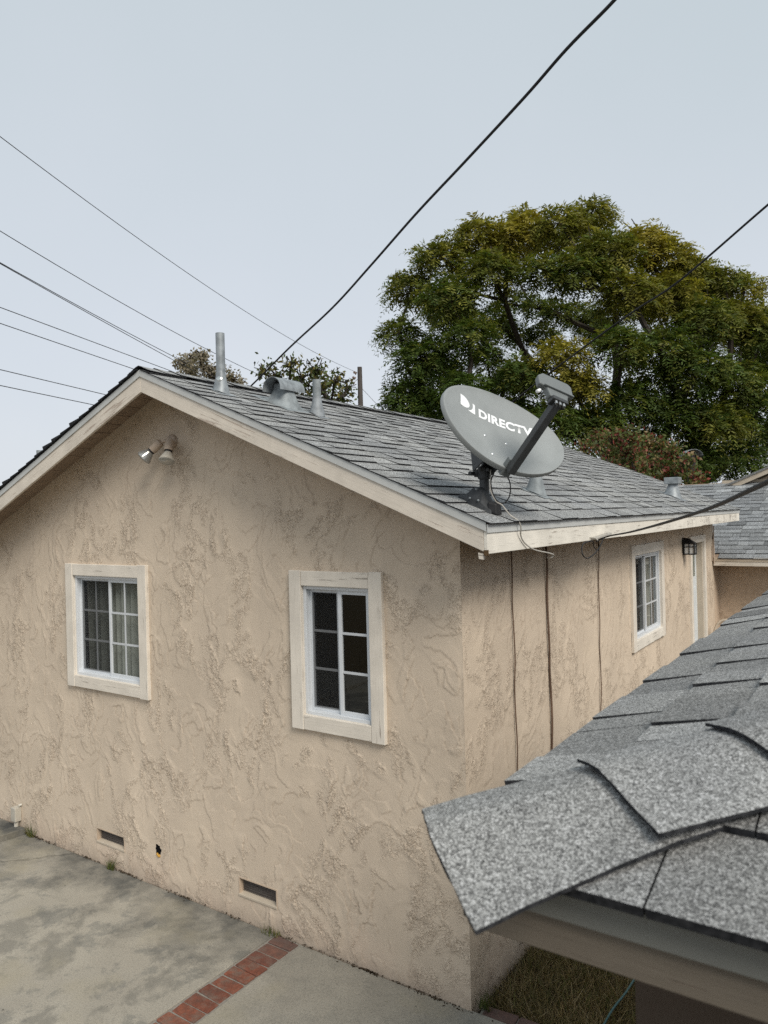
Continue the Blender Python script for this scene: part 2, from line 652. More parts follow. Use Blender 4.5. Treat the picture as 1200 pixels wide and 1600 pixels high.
# ------------------------------------------------------------------ noise for the trowelled stucco
_perm = rng.permutation(4096)
_ang = rng.random(4096) * 2 * np.pi
_gx, _gy = np.cos(_ang), np.sin(_ang)


def gnoise(x, y, seed=0):
    xi, yi = np.floor(x).astype(np.int64), np.floor(y).astype(np.int64)
    xf, yf = x - xi, y - yi
    u_, v_ = xf * xf * xf * (xf * (xf * 6 - 15) + 10), yf * yf * yf * (yf * (yf * 6 - 15) + 10)

    def g(ix, iy, fx, fy):
        h = _perm[(ix + _perm[(iy + seed * 131) & 4095]) & 4095]
        return _gx[h] * fx + _gy[h] * fy
    n00, n10 = g(xi, yi, xf, yf), g(xi + 1, yi, xf - 1, yf)
    n01, n11 = g(xi, yi + 1, xf, yf - 1), g(xi + 1, yi + 1, xf - 1, yf - 1)
    return ((n00 * (1 - u_) + n10 * u_) * (1 - v_) + (n01 * (1 - u_) + n11 * u_) * v_) * 1.5


def sstep(a, b, x):
    t = np.clip((x - a) / (b - a), 0, 1)
    return t * t * (3 - 2 * t)


def stucco_height(x, z, seed=0, du=.0075, dv=.0075):
    """trowel coat in metres: thin overlapping passes whose torn edges are ragged; also a mask for the shade painted under the edges"""
    h = np.zeros_like(x)
    edge_shade = np.zeros_like(x)
    lace = np.zeros_like(x)
    wx = gnoise(x * 2.1, z * 2.1, seed + 1) * .16 + gnoise(x * 8, z * 8, seed + 2) * .030
    wz = gnoise(x * 2.1, z * 2.1, seed + 3) * .16 + gnoise(x * 8, z * 8, seed + 4) * .030
    rag = gnoise(x * 17, z * 15, seed + 5) * .55 + gnoise(x * 34, z * 31, seed + 6) * .40 + gnoise(x * 66, z * 62, seed + 7) * .30 + gnoise(x * 105, z * 100, seed + 8) * .2
    torn = .45 + .8 * sstep(-.12, .25, gnoise(x * 2.3, z * 1.9, seed + 9))         # some edges are clean, some torn to crumbs
    for i, (sx, sz, sk, amp) in enumerate(((3.4, 2.1, .35, .0026), (5.0, 2.9, -.45, .0024), (2.5, 2.0, .1, .0022))):
        a = gnoise((x + wx + z * sk * .5) * sx, (z + wz) * sz, seed + 20 + i * 3)
        gv, gu = np.gradient(a)
        gm = np.sqrt((gu / du) ** 2 + (gv / dv) ** 2) + .8
        for q_, t in enumerate((-.18, .16)):
            d = (a - t) / gm
            dd = d + rag * .038 * torn
            keep = sstep(-.02, .16, gnoise(x * 4.6 + i * 5 + q_ * 9, z * 3.9, seed + 40 + i))       # edges come and go
            h += amp * keep * sstep(-.0035, .0035, dd) * np.exp(-np.clip(d, 0, 1) / .07)
            edge_shade += np.exp(-((dd + .0050) / .0036) ** 2) * keep
            lace += np.exp(-((d + .01) / .030) ** 2) * keep * np.clip(torn - .55, 0, 1) * 1.25
    h += gnoise(x * 5, z * 4, seed + 60) * .0012 + gnoise(x * 1.1, z * 1.1, seed + 61) * .002
    return h, np.stack([np.clip(lace, 0, 1), np.clip(edge_shade, 0, 1)])


def stucco_wall(name, us, vs, place, holes, top, parent, mat, seed, round_holes=()):
    U, V = np.meshgrid(us, vs)
    h, pit = stucco_height(U, V, seed, us[1] - us[0], vs[1] - vs[0])
    edge = np.ones_like(h)
    edge *= sstep(0, .03, U - us[0]) * .85 + .15
    edge *= sstep(0, .03, us[-1] - U) * .85 + .15
    h = h * edge
    Vc = np.minimum(V, top(U))
    P = place(U, Vc, h)
    ny, nx = U.shape
    idx = np.arange(ny * nx).reshape(ny, nx)
    cu, cv = (U[:-1, :-1] + U[1:, 1:]) / 2, (Vc[:-1, :-1] + Vc[1:, 1:]) / 2
    keep = (Vc[1:, :-1] - Vc[:-1, :-1] > 1e-6) | (Vc[1:, 1:] - Vc[:-1, 1:] > 1e-6)
    for (a, b, c_, d) in holes:
        keep &= ~((cu > a) & (cu < b) & (cv > c_) & (cv < d))
    for (a, b, ra, rb) in round_holes:
        th = np.arctan2(cv - b, cu - a)
        wob = 1 + .13 * np.sin(th * 3 + 1) + .08 * np.sin(th * 7)
        keep &= ((cu - a) / ra) ** 2 + ((cv - b) / rb) ** 2 > wob ** 2
    F = np.stack([idx[:-1, :-1], idx[:-1, 1:], idx[1:, 1:], idx[1:, :-1]], -1)[keep]
    used = np.zeros(ny * nx, bool)
    used[F.ravel()] = True
    remap = np.cumsum(used) - 1
    me = np_mesh(name, P.reshape(-1, 3)[used], remap[F], {'pit': ('FLOAT', 'POINT', pit[0].ravel()[used]), 'lip': ('FLOAT', 'POINT', pit[1].ravel()[used])}, True)
    o = new_obj(name, me, mat)
    kid(o, parent)
    return o


# ================================================================== THE SETTING
g = MB().add([(-900, -900, -.07), (900, -900, -.07), (900, 900, -.07), (-900, 900, -.07)], [(0, 1, 2, 3)])
tag(g.build('ground', 'soil'), kind='structure')


def slab(name, poly, mat, top=0.0, thick=.06):
    m_ = MB().prism(poly, 'z', top - thick, top)
    return tag(m_.build(name, mat, bevel=.006), kind='structure')


slab('patio', [(-4.86, -.35), (-4.80, -.012), (-1.575, -.012), (-1.575, -7), (-5.6, -7), (-5.35, -2)], 'concrete')
slab('patio_edge', [(-9, -7), (-9, -.012), (-4.815, -.012), (-4.875, -.35), (-5.365, -2), (-5.615, -7)], 'concrete', .05, .11)
slab('path', [(-1.325, -7), (-1.325, -.018), (-.30, -.012), (.03, .01), (1.55, .06), (1.55, -7)], 'concrete_clean', .004)
bed = MB().prism([(-1.573, -7), (-1.573, -.006), (-1.327, -.006), (-1.327, -7)], 'z', -.06, -.007)
bed_o = tag(bed.build('brick_edging', 'mortar'), kind='structure')
brick_meshes = []
for i in range(4):
    b = MB().box(-.104, .104, -.0475, .0475, -.05, 0)
    me_ = b.mesh('brick')
    for v in me_.vertices:
        v.co += Vector((random.uniform(-.006, .006), random.uniform(-.006, .006), random.uniform(-.005, .003)))
    me_.materials.append(M('brick'))
    brick_meshes.append(me_)
for i in range(26):
    o = bpy.data.objects.new('brick', brick_meshes[i % 4])
    link(o, bed_o)
    o.location = (-1.449 + random.uniform(-.005, .005), -.065 - i * .1065, .002 + random.uniform(-.003, .004))
    o.rotation_euler = (random.uniform(-.015, .015), random.uniform(-.012, .012), random.uniform(-.03, .03) + (math.pi if i % 3 == 0 else 0))
    bv = o.modifiers.new('bevel', 'BEVEL'); bv.width = .007; bv.segments = 2
bed2 = MB().prism([(.045, .006), (1.56, .07), (1.56, .17), (.03, .10)], 'z', -.06, -.010)
bed2_o = tag(bed2.build('brick_border', 'mortar'), kind='structure')
for i in range(7):
    o = bpy.data.objects.new('brick', brick_meshes[(i + 1) % 4])
    link(o, bed2_o)
    o.location = (.155 + i * .212, .066 + i * .009, .0)
    o.rotation_euler = (random.uniform(-.02, .02), random.uniform(-.02, .02), .04 + random.uniform(-.02, .02))
    bv = o.modifiers.new('bevel', 'BEVEL'); bv.width = .007; bv.segments = 2

# ================================================================== STUCCO HOUSE
ZR, XR = 4.12, -2.5                       # ridge of the roof deck


def deck(x):
    return ZR - S * abs(x - XR)


house = empty('house', (-2.5, 3.8, 0))
tag(house, 'tan stucco house with gable end, white framed windows and grey shingle roof', 'house')
W1 = (-4.03, -2.905, 1.52, 2.62)
W2 = (-1.345, -.56, 1.52, 2.62)
W3 = (3.447, 4.68, 1.565, 2.62)
T_ = .105
xs = np.arange(-5.6, .0001, .0058)
xs[-1] = 0
zs = np.arange(-.05, 4.10, .0058)
VENTS = [(-3.689, -3.307, .186, .296), (-1.938, -1.563, .190, .310)]
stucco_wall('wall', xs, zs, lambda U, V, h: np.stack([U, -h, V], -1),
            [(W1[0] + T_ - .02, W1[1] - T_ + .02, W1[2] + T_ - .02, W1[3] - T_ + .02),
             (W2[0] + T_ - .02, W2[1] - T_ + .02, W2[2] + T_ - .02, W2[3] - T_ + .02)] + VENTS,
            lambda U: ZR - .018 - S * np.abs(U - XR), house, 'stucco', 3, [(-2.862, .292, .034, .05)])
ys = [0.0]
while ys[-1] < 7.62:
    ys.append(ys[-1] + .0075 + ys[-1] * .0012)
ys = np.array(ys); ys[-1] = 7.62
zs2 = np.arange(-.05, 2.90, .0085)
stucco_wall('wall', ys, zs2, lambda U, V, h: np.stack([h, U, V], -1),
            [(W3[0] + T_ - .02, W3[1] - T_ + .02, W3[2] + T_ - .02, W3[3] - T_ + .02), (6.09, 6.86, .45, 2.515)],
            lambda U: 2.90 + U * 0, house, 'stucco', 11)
MB().add([(-5.6, 0, -.05), (-5.6, 7.6, -.05), (-5.6, 7.6, 2.83), (-5.6, 0, 2.83)], [(0, 1, 2, 3)]).build('wall', 'stucco', house)
MB().add([(-5.6, 7.6, -.05), (0, 7.6, -.05), (0, 7.6, 3.06), (-2.5, 7.6, 4.1), (-5.6, 7.6, 2.81)], [(0, 1, 2, 3, 4)]).build('wall', 'stucco', house)
MB().box(-5.58, -.02, .03, 7.58, .38, .42).build('floor', 'room_dark', house)
MB().box(-5.58, -.02, .03, 7.58, 2.70, 2.73).build('ceiling', 'room_dark', house)
MB().box(-5.58, -.02, 2.6, 2.66, .42, 2.70).build('partition', 'room_dark', house)

# crawl-space vents
for (a, b, c_, d) in VENTS:
    v = MB().box(a - .004, b + .004, .045, .055, c_ - .004, d + .004).build('crawl_vent', 'vent_dark', house)
    fr_ = MB()
    fr_.box(a - .006, a + .004, -.002, .05, c_ - .006, d + .006)
    fr_.box(b - .004, b + .006, -.002, .05, c_ - .006, d + .006)
    fr_.box(a + .004, b - .004, -.002, .05, d - .003, d + .006)
    fr_.build('vent_reveal', 'stucco_wing', v)
    sl_ = MB().hexa([(a - .004, -.007, c_ - .016), (b + .004, -.007, c_ - .016), (a - .012, .05, c_ - .010), (b + .012, .05, c_ - .010),
                     (a - .004, -.007, c_ + .002), (b + .004, -.007, c_ + .002), (a - .012, .05, c_ + .010), (b + .012, .05, c_ + .010)])
    sl_.build('vent_sill', 'frame_tan', v, bevel=.003)
    ms = MB()
    nx_, nz_ = 22, 7
    for i in range(nx_ + 1):
        x_ = a + (b - a) * i / nx_
        ms.box(x_ - .0012, x_ + .0012, .036, .039, c_, d)
    for i in range(nz_ + 1):
        z_ = c_ + (d - c_) * i / nz_
        ms.box(a, b, .0335, .0358, z_ - .0012, z_ + .0012)
    ms.build('mesh_grille', 'vent_dark', v)

# broken-out pipe opening
hole = MB().lathe([(.046, 0), (.046, .12)], (-2.862, .004, .292), (0, 1, 0), 18).build('pipe_opening', 'interior_black', house)
MB().tube(smooth_path([(-2.885, .012, .258), (-2.865, -.004, .252), (-2.845, .006, .25), (-2.838, .03, .26)], 5), [.010 + .004 * math.sin(i) for i in range(16)], 7).build('foam_filler', 'foam_yellow', hole, True)


# ---- windows.  frame(u, d, z) -> world, u along the wall, d outwards
def window(label, place, u0, u1, z0, z1, verts, screen_side, curtain, head_mat, side_mat):
    def bx(mb, a, b, d0, d1, c_, d_):
        p = [place(u_, dd, z_) for z_ in (c_, d_) for dd in (d0, d1) for u_ in (a, b)]
        return mb.hexa(p)
    win = bx(MB(), u0 + T_ - .012, u1 - T_ + .012, -.075, -.045, z0 + T_ - .012, z0 + T_ + .004).build('window', 'vinyl', house)
    win['label'] = label
    # trim boards: the stiles run full height, head and sill between them
    for (a, b, c_, d_, th, mt) in ((u0, u0 + T_, z0, z1, .034, side_mat), (u1 - T_, u1, z0 - .004, z1 + .003, .033, side_mat),
                                   (u0 + T_ + .002, u1 - T_ - .002, z1 - T_, z1 - .003, .030, head_mat), (u0 + T_ + .002, u1 - T_ - .002, z0 + .002, z0 + T_, .031, head_mat)):
        bx(MB(), a, b, -.05, th, c_, d_).build('trim_board', mt, win, bevel=.004)
    a, b, c_, d_ = u0 + T_ - .001, u1 - T_ + .001, z0 + T_ - .001, z1 - T_ + .001
    fr_ = MB()
    w = .026
    bx(fr_, a, a + w, -.06, .004, c_, d_); bx(fr_, b - w, b, -.06, .004, c_, d_)
    bx(fr_, a + w, b - w, -.06, .003, d_ - w, d_); bx(fr_, a + w, b - w, -.06, .006, c_, c_ + w)
    fr_.build('window_frame', 'vinyl', win, bevel=.003)
    mid = (a + b) / 2
    for side in (0, 1):
        s0, s1 = (a + w, mid) if side == 0 else (mid + .0005, b - w)
        dep = -.038 if side == screen_side else -.016
        sw = .028
        sa = MB()
        c2, d2 = c_ + w, d_ - w
        bx(sa, s0, s0 + sw, dep - .016, dep, c2, d2); bx(sa, s1 - sw, s1, dep - .016, dep + .001, c2, d2)
        bx(sa, s0 + sw, s1 - sw, dep - .016, dep - .001, c2, c2 + sw); bx(sa, s0 + sw, s1 - sw, dep - .016, dep - .001, d2 - sw, d2)
        sa.build('sash', 'vinyl', win, bevel=.002)
        g0, g1, gz0, gz1 = s0 + sw, s1 - sw, c2 + sw, d2 - sw
        for i in (1, 2):
            z_ = gz0 + (gz1 - gz0) * i / 3
            bx(MB(), g0, g1, dep - .008, dep - .003, z_ - .0085, z_ + .0085).build('glazing_bar', 'grid_white', win)
        if verts:
            for i in range(3):
                za, zb = gz0 + (gz1 - gz0) * i / 3 + .008 * (i > 0), gz0 + (gz1 - gz0) * (i + 1) / 3 - .008 * (i < 2)
                m_ = (g0 + g1) / 2
                bx(MB(), m_ - .008, m_ + .008, dep - .008, dep - .003, za, zb).build('glazing_bar', 'grid_white', win)
        MB().add([place(g0, dep - .0115, gz0), place(g1, dep - .0115, gz0), place(g1, dep - .0115, gz1), place(g0, dep - .0115, gz1)], [(0, 1, 2, 3)]).build('pane', 'glass', win)
        if side == screen_side:
            MB().add([place(g0 - .006, dep + .004, gz0 - .006), place(g1 + .006, dep + .004, gz0 - .006), place(g1 + .006, dep + .004, gz1 + .006), place(g0 - .006, dep + .004, gz1 + .006)], [(0, 1, 2, 3)]).build('insect_screen', 'insect_screen', win)
    if curtain:
        cx = np.linspace(curtain[0], curtain[1], 90)
        vs, fs = [], []
        for i, x_ in enumerate(cx):
            wv = -.13 - .042 * math.sin(x_ * 62) - .012 * math.sin(x_ * 23 + 1)
            wl_ = -.13 - .045 * math.sin(x_ * 62 + .3) - .014 * math.sin(x_ * 21)
            vs += [place(x_, wl_, c_ - .02), place(x_, wv, d_ + .02)]
        for i in range(len(cx) - 1):
            fs.append((2 * i, 2 * i + 2, 2 * i + 3, 2 * i + 1))
        MB().add(vs, fs).build('curtain', 'curtain', win, True)
    return win


gable = lambda u_, d, z: (u_, -d, z)
side_ = lambda u_, d, z: (d, u_, z)
window('white slider window with grid and pale curtain, left on gable wall', gable, *W1, True, 0, (W1[0] + T_ + .05, W1[1] - T_ + .03), 'wood_x', 'wood_z')
window('narrow dark slider window with horizontal bars only', gable, *W2, False, 0, None, 'wood_x', 'wood_z')
w3 = window('slider window on side wall with lamp shade behind glass', side_, *W3, True, 0, (W3[0] + .80, W3[1] - T_ + .02), 'wood_y', 'wood_z')

# ---- door on the side wall
D0, D1, DZ0, DZ1 = 6.10, 6.85, .45, 2.51
door = MB().box(-.115, -.075, D0 + .012, D1 - .012, DZ0, DZ1 - .012).build('door', 'door_white', house, bevel=.003)
for (ya, yb, za, zb) in ((.10, .33, .2, .75), (.42, .65, .2, .75), (.10, .33, .86, 1.45), (.42, .65, .86, 1.45)):
    p = MB()
    p.box(-.0748, -.069, D0 + ya, D0 + yb, DZ0 + za, DZ0 + zb)
    p.build('door_panel', 'door_white', door, bevel=.004)
MB().box(-.0748, -.072, D0 + .12, D0 + .63, DZ0 + 1.60, DZ0 + 1.90).build('door_glass', 'glass', door)
MB().lathe([(.012, 0), (.012, .03), (.028, .04), (.03, .055), (.02, .068)], (-.075, D0 + .07, DZ0 + .95), (1, 0, 0), 14).build('door_handle', 'bolt_steel', door, True)
dt = MB().box(-.07, .036, D0 - .085, D0 - .001, DZ0 - .02, DZ1 + .095).build('door_trim', 'wood_z', house, bevel=.004)
MB().box(-.07, .036, D1 + .001, D1 + .085, DZ0 - .02, DZ1 + .095).build('door_trim', 'wood_z', house, bevel=.004)
MB().box(-.07, .034, D0, D1, DZ1 + .002, DZ1 + .094).build('door_trim', 'wood_y', house, bevel=.004)
MB().box(-.12, -.002, D1 - .014, D1 + .0005, DZ0, DZ1).build('door_jamb', 'frame_tan', house)
MB().box(-.12, -.002, D0 - .0005, D0 + .014, DZ0, DZ1).build('door_jamb', 'frame_tan', house)
MB().box(.036, 1.0, 5.9, 7.05, -.05, .43).build('door_step', 'concrete_clean', house, bevel=.01)

# ---- roof deck, boards and trim
YF, YB = -.345, 7.60
roof = MB()
xe = .345
ZB = .03
for sgn in (1, -1):
    xo = XR + sgn * (xe - XR) if sgn > 0 else -5.98
    roof.prism([(XR, ZR - ZB), (XR, ZR), (xo, deck(xo)), (xo, deck(xo) - ZB)], 'y', .02 if sgn else 0, YB - .02)
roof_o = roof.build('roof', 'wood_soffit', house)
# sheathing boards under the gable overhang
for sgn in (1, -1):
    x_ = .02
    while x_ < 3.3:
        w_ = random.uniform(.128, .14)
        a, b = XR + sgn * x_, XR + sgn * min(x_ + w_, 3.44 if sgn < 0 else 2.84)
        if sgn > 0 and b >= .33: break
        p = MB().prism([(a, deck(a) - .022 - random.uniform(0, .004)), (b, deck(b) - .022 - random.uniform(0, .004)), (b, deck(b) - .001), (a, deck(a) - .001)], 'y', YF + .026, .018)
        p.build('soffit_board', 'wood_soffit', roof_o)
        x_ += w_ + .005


def rake(sgn, x_end, y0, y1, o0, o1, mat, name, parent=house, bev=.003):
    """sloping board: top/bottom offsets below the deck, between ridge and x_end"""
    p = MB().prism([(XR + sgn * .001, ZR + o1), (x_end, deck(x_end) + o1), (x_end, deck(x_end) + o0), (XR + sgn * .001, ZR + o0)], 'y', y0, y1)
    return p.build(name, mat, parent, bevel=bev)


rake(1, .332, YF, YF + .022, -.163, -.038, 'wood_rake_right', 'rake_board')
rake(-1, -5.98, YF, YF + .022, -.163, -.038, 'wood_rake_left', 'rake_board')
rake(1, .352, YF - .008, YF - .001, -.046, .004, 'drip_metal', 'drip_edge', bev=.001)
rake(-1, -5.98, YF - .008, YF - .001, -.046, .004, 'drip_metal', 'drip_edge', bev=.001)
rake(1, .352, YF - .0008, YF + .14, .0006, .0036, 'drip_metal', 'drip_flange', bev=0)
rake(-1, -5.98, YF - .0008, YF + .14, .0006, .0036, 'drip_metal', 'drip_flange', bev=0)
rake(1, .332, YB - .022, YB, -.163, -.002, 'wood_rake_right', 'rake_board')
rake(-1, -5.98, YB - .022, YB, -.163, -.002, 'wood_rake_left', 'rake_board')
# eave fascia in three lengths, butted
fz0 = 2.768
for (a, b, dz) in ((YF, 2.02, 0), (2.026, 5.1, -.003), (5.104, YB, .002)):
    MB().box(.333, .357 + dz * .5, a, b, fz0 + dz, 2.895).build('fascia_board', 'wood_fascia', house, bevel=.003)
MB().hexa([(.3575, YF - .008, 2.884), (.364, YF - .008, 2.882), (.3575, YB + .004, 2.884), (.364, YB + .004, 2.882),
           (.3575, YF - .008, 2.928), (.364, YF - .008, 2.928), (.3575, YB + .004, 2.928), (.364, YB + .004, 2.928)]).build('drip_edge', 'drip_metal', house)
MB().box(.2, .3645, YB + .0008, YB + .006, 2.884, 2.935).build('drip_edge', 'drip_metal', house)
# rotten splinter below the corner
MB().hexa([(.30, -.342, 2.742), (.326, -.342, 2.738), (.30, -.326, 2.742), (.326, -.326, 2.738), (.296, -.342, 2.775), (.33, -.342, 2.768), (.296, -.326, 2.775), (.33, -.326, 2.768)]).build('wood_splinter', 'wood_x', house)
MB().box(.3325, .3585, YF - .0012, YF + .006, 2.760, 2.79).build('rot_spot', 'leaf_litter', house)

# ------------------------------------------------------------------ shingles
def cam_score(p, n):
    d = Vector(p) - CAM
    z = d.dot(CF)
    if z < .05: return -1
    px, py = d.dot(CR) / z * 1158, d.dot(CU) / z * 1158
    if abs(px) > 640 or abs(py) > 840: return -1
    c_ = -d.normalized().dot(n)
    return c_ / d.length_squared if c_ > 0 else -1


def shingle_verts(u0, u1, u0t, u1t, v0, v1, b0, th, th2=.0035, skew=0.0):
    """tapered tab: butt at v0 lying on the course below, head tucked under the next"""
    return [(u0, v0, b0), (u1, v0 + skew, b0), (u0t, v1, 0.0005), (u1t, v1, .0005),
            (u0, v0, b0 + th), (u1, v0 + skew, b0 + th), (u0t, v1, th2), (u1t, v1, th2)]


BOXF = [(0, 2, 3, 1), (4, 5, 7, 6), (0, 1, 5, 4), (2, 6, 7, 3), (0, 4, 6, 2), (1, 3, 7, 5)]


def courses(ulen, vlen, expo, wmin, wmax, hip=None, seed=1, ends=True):
    """list of tabs (u0,u1,u0t,u1t,v0,v1,b0,th,tint,skew); hip: u must exceed v*hip"""
    rr = random.Random(seed)
    out = []
    n = int(vlen / expo + .999)
    for i in range(n):
        v0 = i * expo + rr.uniform(-.003, .003)
        if i == 0: v0 = -.012
        v1 = min(i * expo + expo * 1.32, vlen + .0)
        if v1 - v0 < .03: continue
        u_ = (-rr.uniform(0, wmax) if hip is not None else 0.0)
        thick = rr.random() < .5
        while u_ < ulen:
            w = rr.uniform(wmin, wmax)
            a, b = u_, min(u_ + w, ulen)
            if ulen - b < .05: b = ulen
            u_ = b if b < ulen else ulen + 1
            thick = not thick if rr.random() < .8 else thick
            th = (.0112 if thick else .0055) + rr.uniform(-.001, .001)
            tint = (.44 if thick else .5) + rr.gauss(0, .17)
            a0, at, b0_, bt = a, a, b, b
            if hip is not None:
                a0, at = max(a, v0 * hip, .04), max(a, v1 * hip, .04)
                if b <= a0 + .01: continue
                bt = max(b, at + .002)
            out.append((a0 + .0012, b0_ - .0012, at + .0012, bt - .0012, v0, v1, .0045 if i else .001, th, min(1, max(0, tint)), rr.uniform(-.0035, .0035)))
    return out


def lay(tabs, O, U, V, parent, mat, max_obj, name='shingle', thick=1.0):
    """near tabs as their own objects, the rest as one part"""
    O, U, V = Vector(O), Vector(U).normalized(), Vector(V).normalized()
    Nn = U.cross(V)
    flip = False
    if Nn.z < 0: Nn = -Nn; flip = True
    sc_ = []
    for t in tabs:
        c_ = O + U * ((t[0] + t[1]) / 2) + V * ((t[4] + t[5]) / 2)
        q_ = cam_score(c_, Nn) * (t[1] - t[0])
        if thick > 1 and t[0] < .01: q_ = 1e-3
        sc_.append(q_)
    order = sorted(range(len(tabs)), key=lambda i: -sc_[i])
    single = set(i for i in order[:max_obj] if sc_[i] > 0)
    rv, rf, rt, rm = [], [], [], []
    to = lambda q: O + U * q[0] + V * q[1] + Nn * q[2]
    fcs = [tuple(reversed(f_)) for f_ in BOXF] if flip else BOXF
    for i, t in enumerate(tabs):
        P = [to(q) for q in shingle_verts(*t[:7], t[7] * thick, skew=t[9])]
        if i in single:
            c_ = to(((t[0] + t[1]) / 2, t[4], 0))
            me_ = bpy.data.meshes.new(name)
            me_.from_pydata([p - c_ for p in P], [], fcs)
            me_.materials.append(M(mat)); me_.materials.append(M('asphalt_edge'))
            me_.polygons.foreach_set('material_index', [1, 0, 1, 1, 1, 1])
            at = me_.attributes.new('tint', 'FLOAT', 'FACE')
            at.data.foreach_set('value', [t[8]] * 6)
            o = bpy.data.objects.new(name, me_)
            o.location = c_
            link(o, parent)
        else:
            k_ = len(rv)
            rv += P
            rf += [tuple(j + k_ for j in f_) for f_ in fcs]
            rt += [t[8]] * 6
            rm += [1, 0, 1, 1, 1, 1]
    if rv:
        me_ = bpy.data.meshes.new(name)
        me_.from_pydata(rv, [], rf)
        me_.materials.append(M(mat)); me_.materials.append(M('asphalt_edge'))
        me_.polygons.foreach_set('material_index', rm)
        at = me_.attributes.new('tint', 'FLOAT', 'FACE')
        at.data.foreach_set('value', rt)
        o = bpy.data.objects.new('shingle_field', me_)
        o['kind'] = 'stuff'
        link(o, parent)
    return len(single)


cs = 1 / math.sqrt(1 + S * S)
XE = .372
YS = YF - .016
tabs = courses(YB + .01 - YS, (XE - XR) / cs - .01, .1415, .13, .34, seed=5)
lay(tabs, (XE, YS, deck(XE) + .005), (0, 1, 0), (-cs, 0, S * cs), roof_o, 'shingle', 250)
tabs = courses(YB + .01 - YS, (XR + 5.99) / cs - .01, .1415, .14, .34, seed=9)
lay(tabs, (-5.99, YS - .012, deck(-5.99) + .010), (0, 1, 0), (cs, 0, S * cs), roof_o, 'shingle', 30, thick=2.6)


def cap_mesh(L, half, drop, th, lift, nseg=8, delta=.016, curl=0.0, seed=0, far=None):
    """folded cap along +x (hip/ridge), lateral y, up z; lower end at x=0 raised by lift"""
    rr = random.Random(seed)
    vs, fs = [], []
    nl = 5
    ph = rr.uniform(0, 6)
    for layer in (0, 1):
        for i in range(nl + 1):
            t = i / nl
            for j in range(-nseg, nseg + 1):
                w = (half if j > 0 or far is None else far) * j / nseg
                z = -drop * (math.sqrt(w * w + delta * delta) - delta)
                z += lift * (1 - t) + (th if layer else 0)
                z += curl * (1 - t) ** 2 * (math.sin(w * 30 + ph) * .5 + rr.uniform(-.1, .1))
                x = L * t + (rr.uniform(-.0008, .0008) if i == 0 else 0)
                vs.append((x, w, z))
    n1 = 2 * nseg + 1
    tot = (nl + 1) * n1
    for layer in (0, 1):
        for i in range(nl):
            for j in range(n1 - 1):
                a = layer * tot + i * n1 + j
                q = (a, a + n1, a + n1 + 1, a + 1)
                fs.append(q if layer == 0 else tuple(reversed(q)))
    mats = [1] * (nl * (n1 - 1)) + [0] * (nl * (n1 - 1))
    def side(a, b):
        fs.append((a, b, b + tot, a + tot)); mats.append(1)
    for j in range(n1 - 1):
        side(j + 1, j); side(nl * n1 + j, nl * n1 + j + 1)
    for i in range(nl):
        side(i * n1, (i + 1) * n1); side((i + 1) * n1 + n1 - 1, i * n1 + n1 - 1)
    return vs, fs, mats


cap_data = []
for s_ in range(4):
    vs, fs, mt = cap_mesh(.205, .135, S, .0055, .008, 4, .012, .004, s_)
    me_ = bpy.data.meshes.new('ridge_cap')
    me_.from_pydata(vs, [], fs)
    me_.materials.append(M('shingle')); me_.materials.append(M('asphalt_edge'))
    me_.polygons.foreach_set('material_index', mt)
    at = me_.attributes.new('tint', 'FLOAT', 'FACE')
    at.data.foreach_set('value', [(.42, .5, .36, .58)[s_]] * len(fs))
    cap_data.append(me_)
y_ = YS
i = 0
while y_ < YB - .1:
    o = bpy.data.objects.new('ridge_cap', cap_data[random.randrange(4)])
    o.location = (XR + random.uniform(-.004, .004), y_, ZR + .020 + random.uniform(0, .004))
    o.rotation_euler = (0, 0, R(90) + random.uniform(-.02, .02))
    link(o, roof_o)
    y_ += .143
    i += 1

# pale patch of a replaced tab
# ================================================================== WING behind, lower roof
wing = empty('house', (1.6, 9.5, 0))
tag(wing, 'tan stucco house behind with low shingled eave and gable, at right edge', 'house')
wy = np.arange(0, 2.6, .014)
wz = np.arange(-.05, 2.36, .014)
stucco_wall('wall', wy, wz, lambda U, V, h: np.stack([U, 7.95 - h, V], -1), [], lambda U: 2.36 + U * 0, wing, 'stucco_wing', 21)
MB().add([(0, 7.625, -.05), (0, 7.95, -.05), (0, 7.95, 2.36), (0, 7.625, 2.27)], [(0, 1, 2, 3)]).build('wall', 'stucco_wing', wing)
MB().add([(2.6, 7.95, -.05), (5.5, 7.95, -.05), (5.5, 7.95, 2.36), (2.6, 7.95, 2.36)], [(0, 1, 2, 3)]).build('wall', 'stucco_wing', wing)
WE, WZ = 7.555, 2.245
wdk = lambda y: WZ + S * (y - WE)
wr = MB()
wr.prism([(WE, WZ - .03), (WE, WZ), (7.63, wdk(7.63)), (7.63, wdk(7.63) - .03)], 'x', .012, 5.6)
wr.prism([(7.63, wdk(7.63) - .03), (7.63, wdk(7.63)), (10.3, wdk(10.3)), (10.3, wdk(10.3) - .03)], 'x', -1.6, 5.6)
wroof = wr.build('roof', 'wood_soffit', wing)
MB().box(.014, 5.6, WE - .022, WE, WZ - .115, WZ - .006).build('fascia_board', 'wood_x', wing, bevel=.003)
MB().box(.012, 5.6, WE - .030, WE - .0225, WZ - .05, WZ + .002).build('drip_edge', 'frame_tan', wing)
tabs = [t for t in courses(7.2, (10.29 - WE) / cs, .1415, .10, .30, seed=31) if t[0] > 1.62 or t[4] > .09]
lay(tabs, (-1.6, WE - .03, WZ + .004 - S * .03), (1, 0, 0), (0, cs, S * cs), wroof, 'shingle_wing', 290)
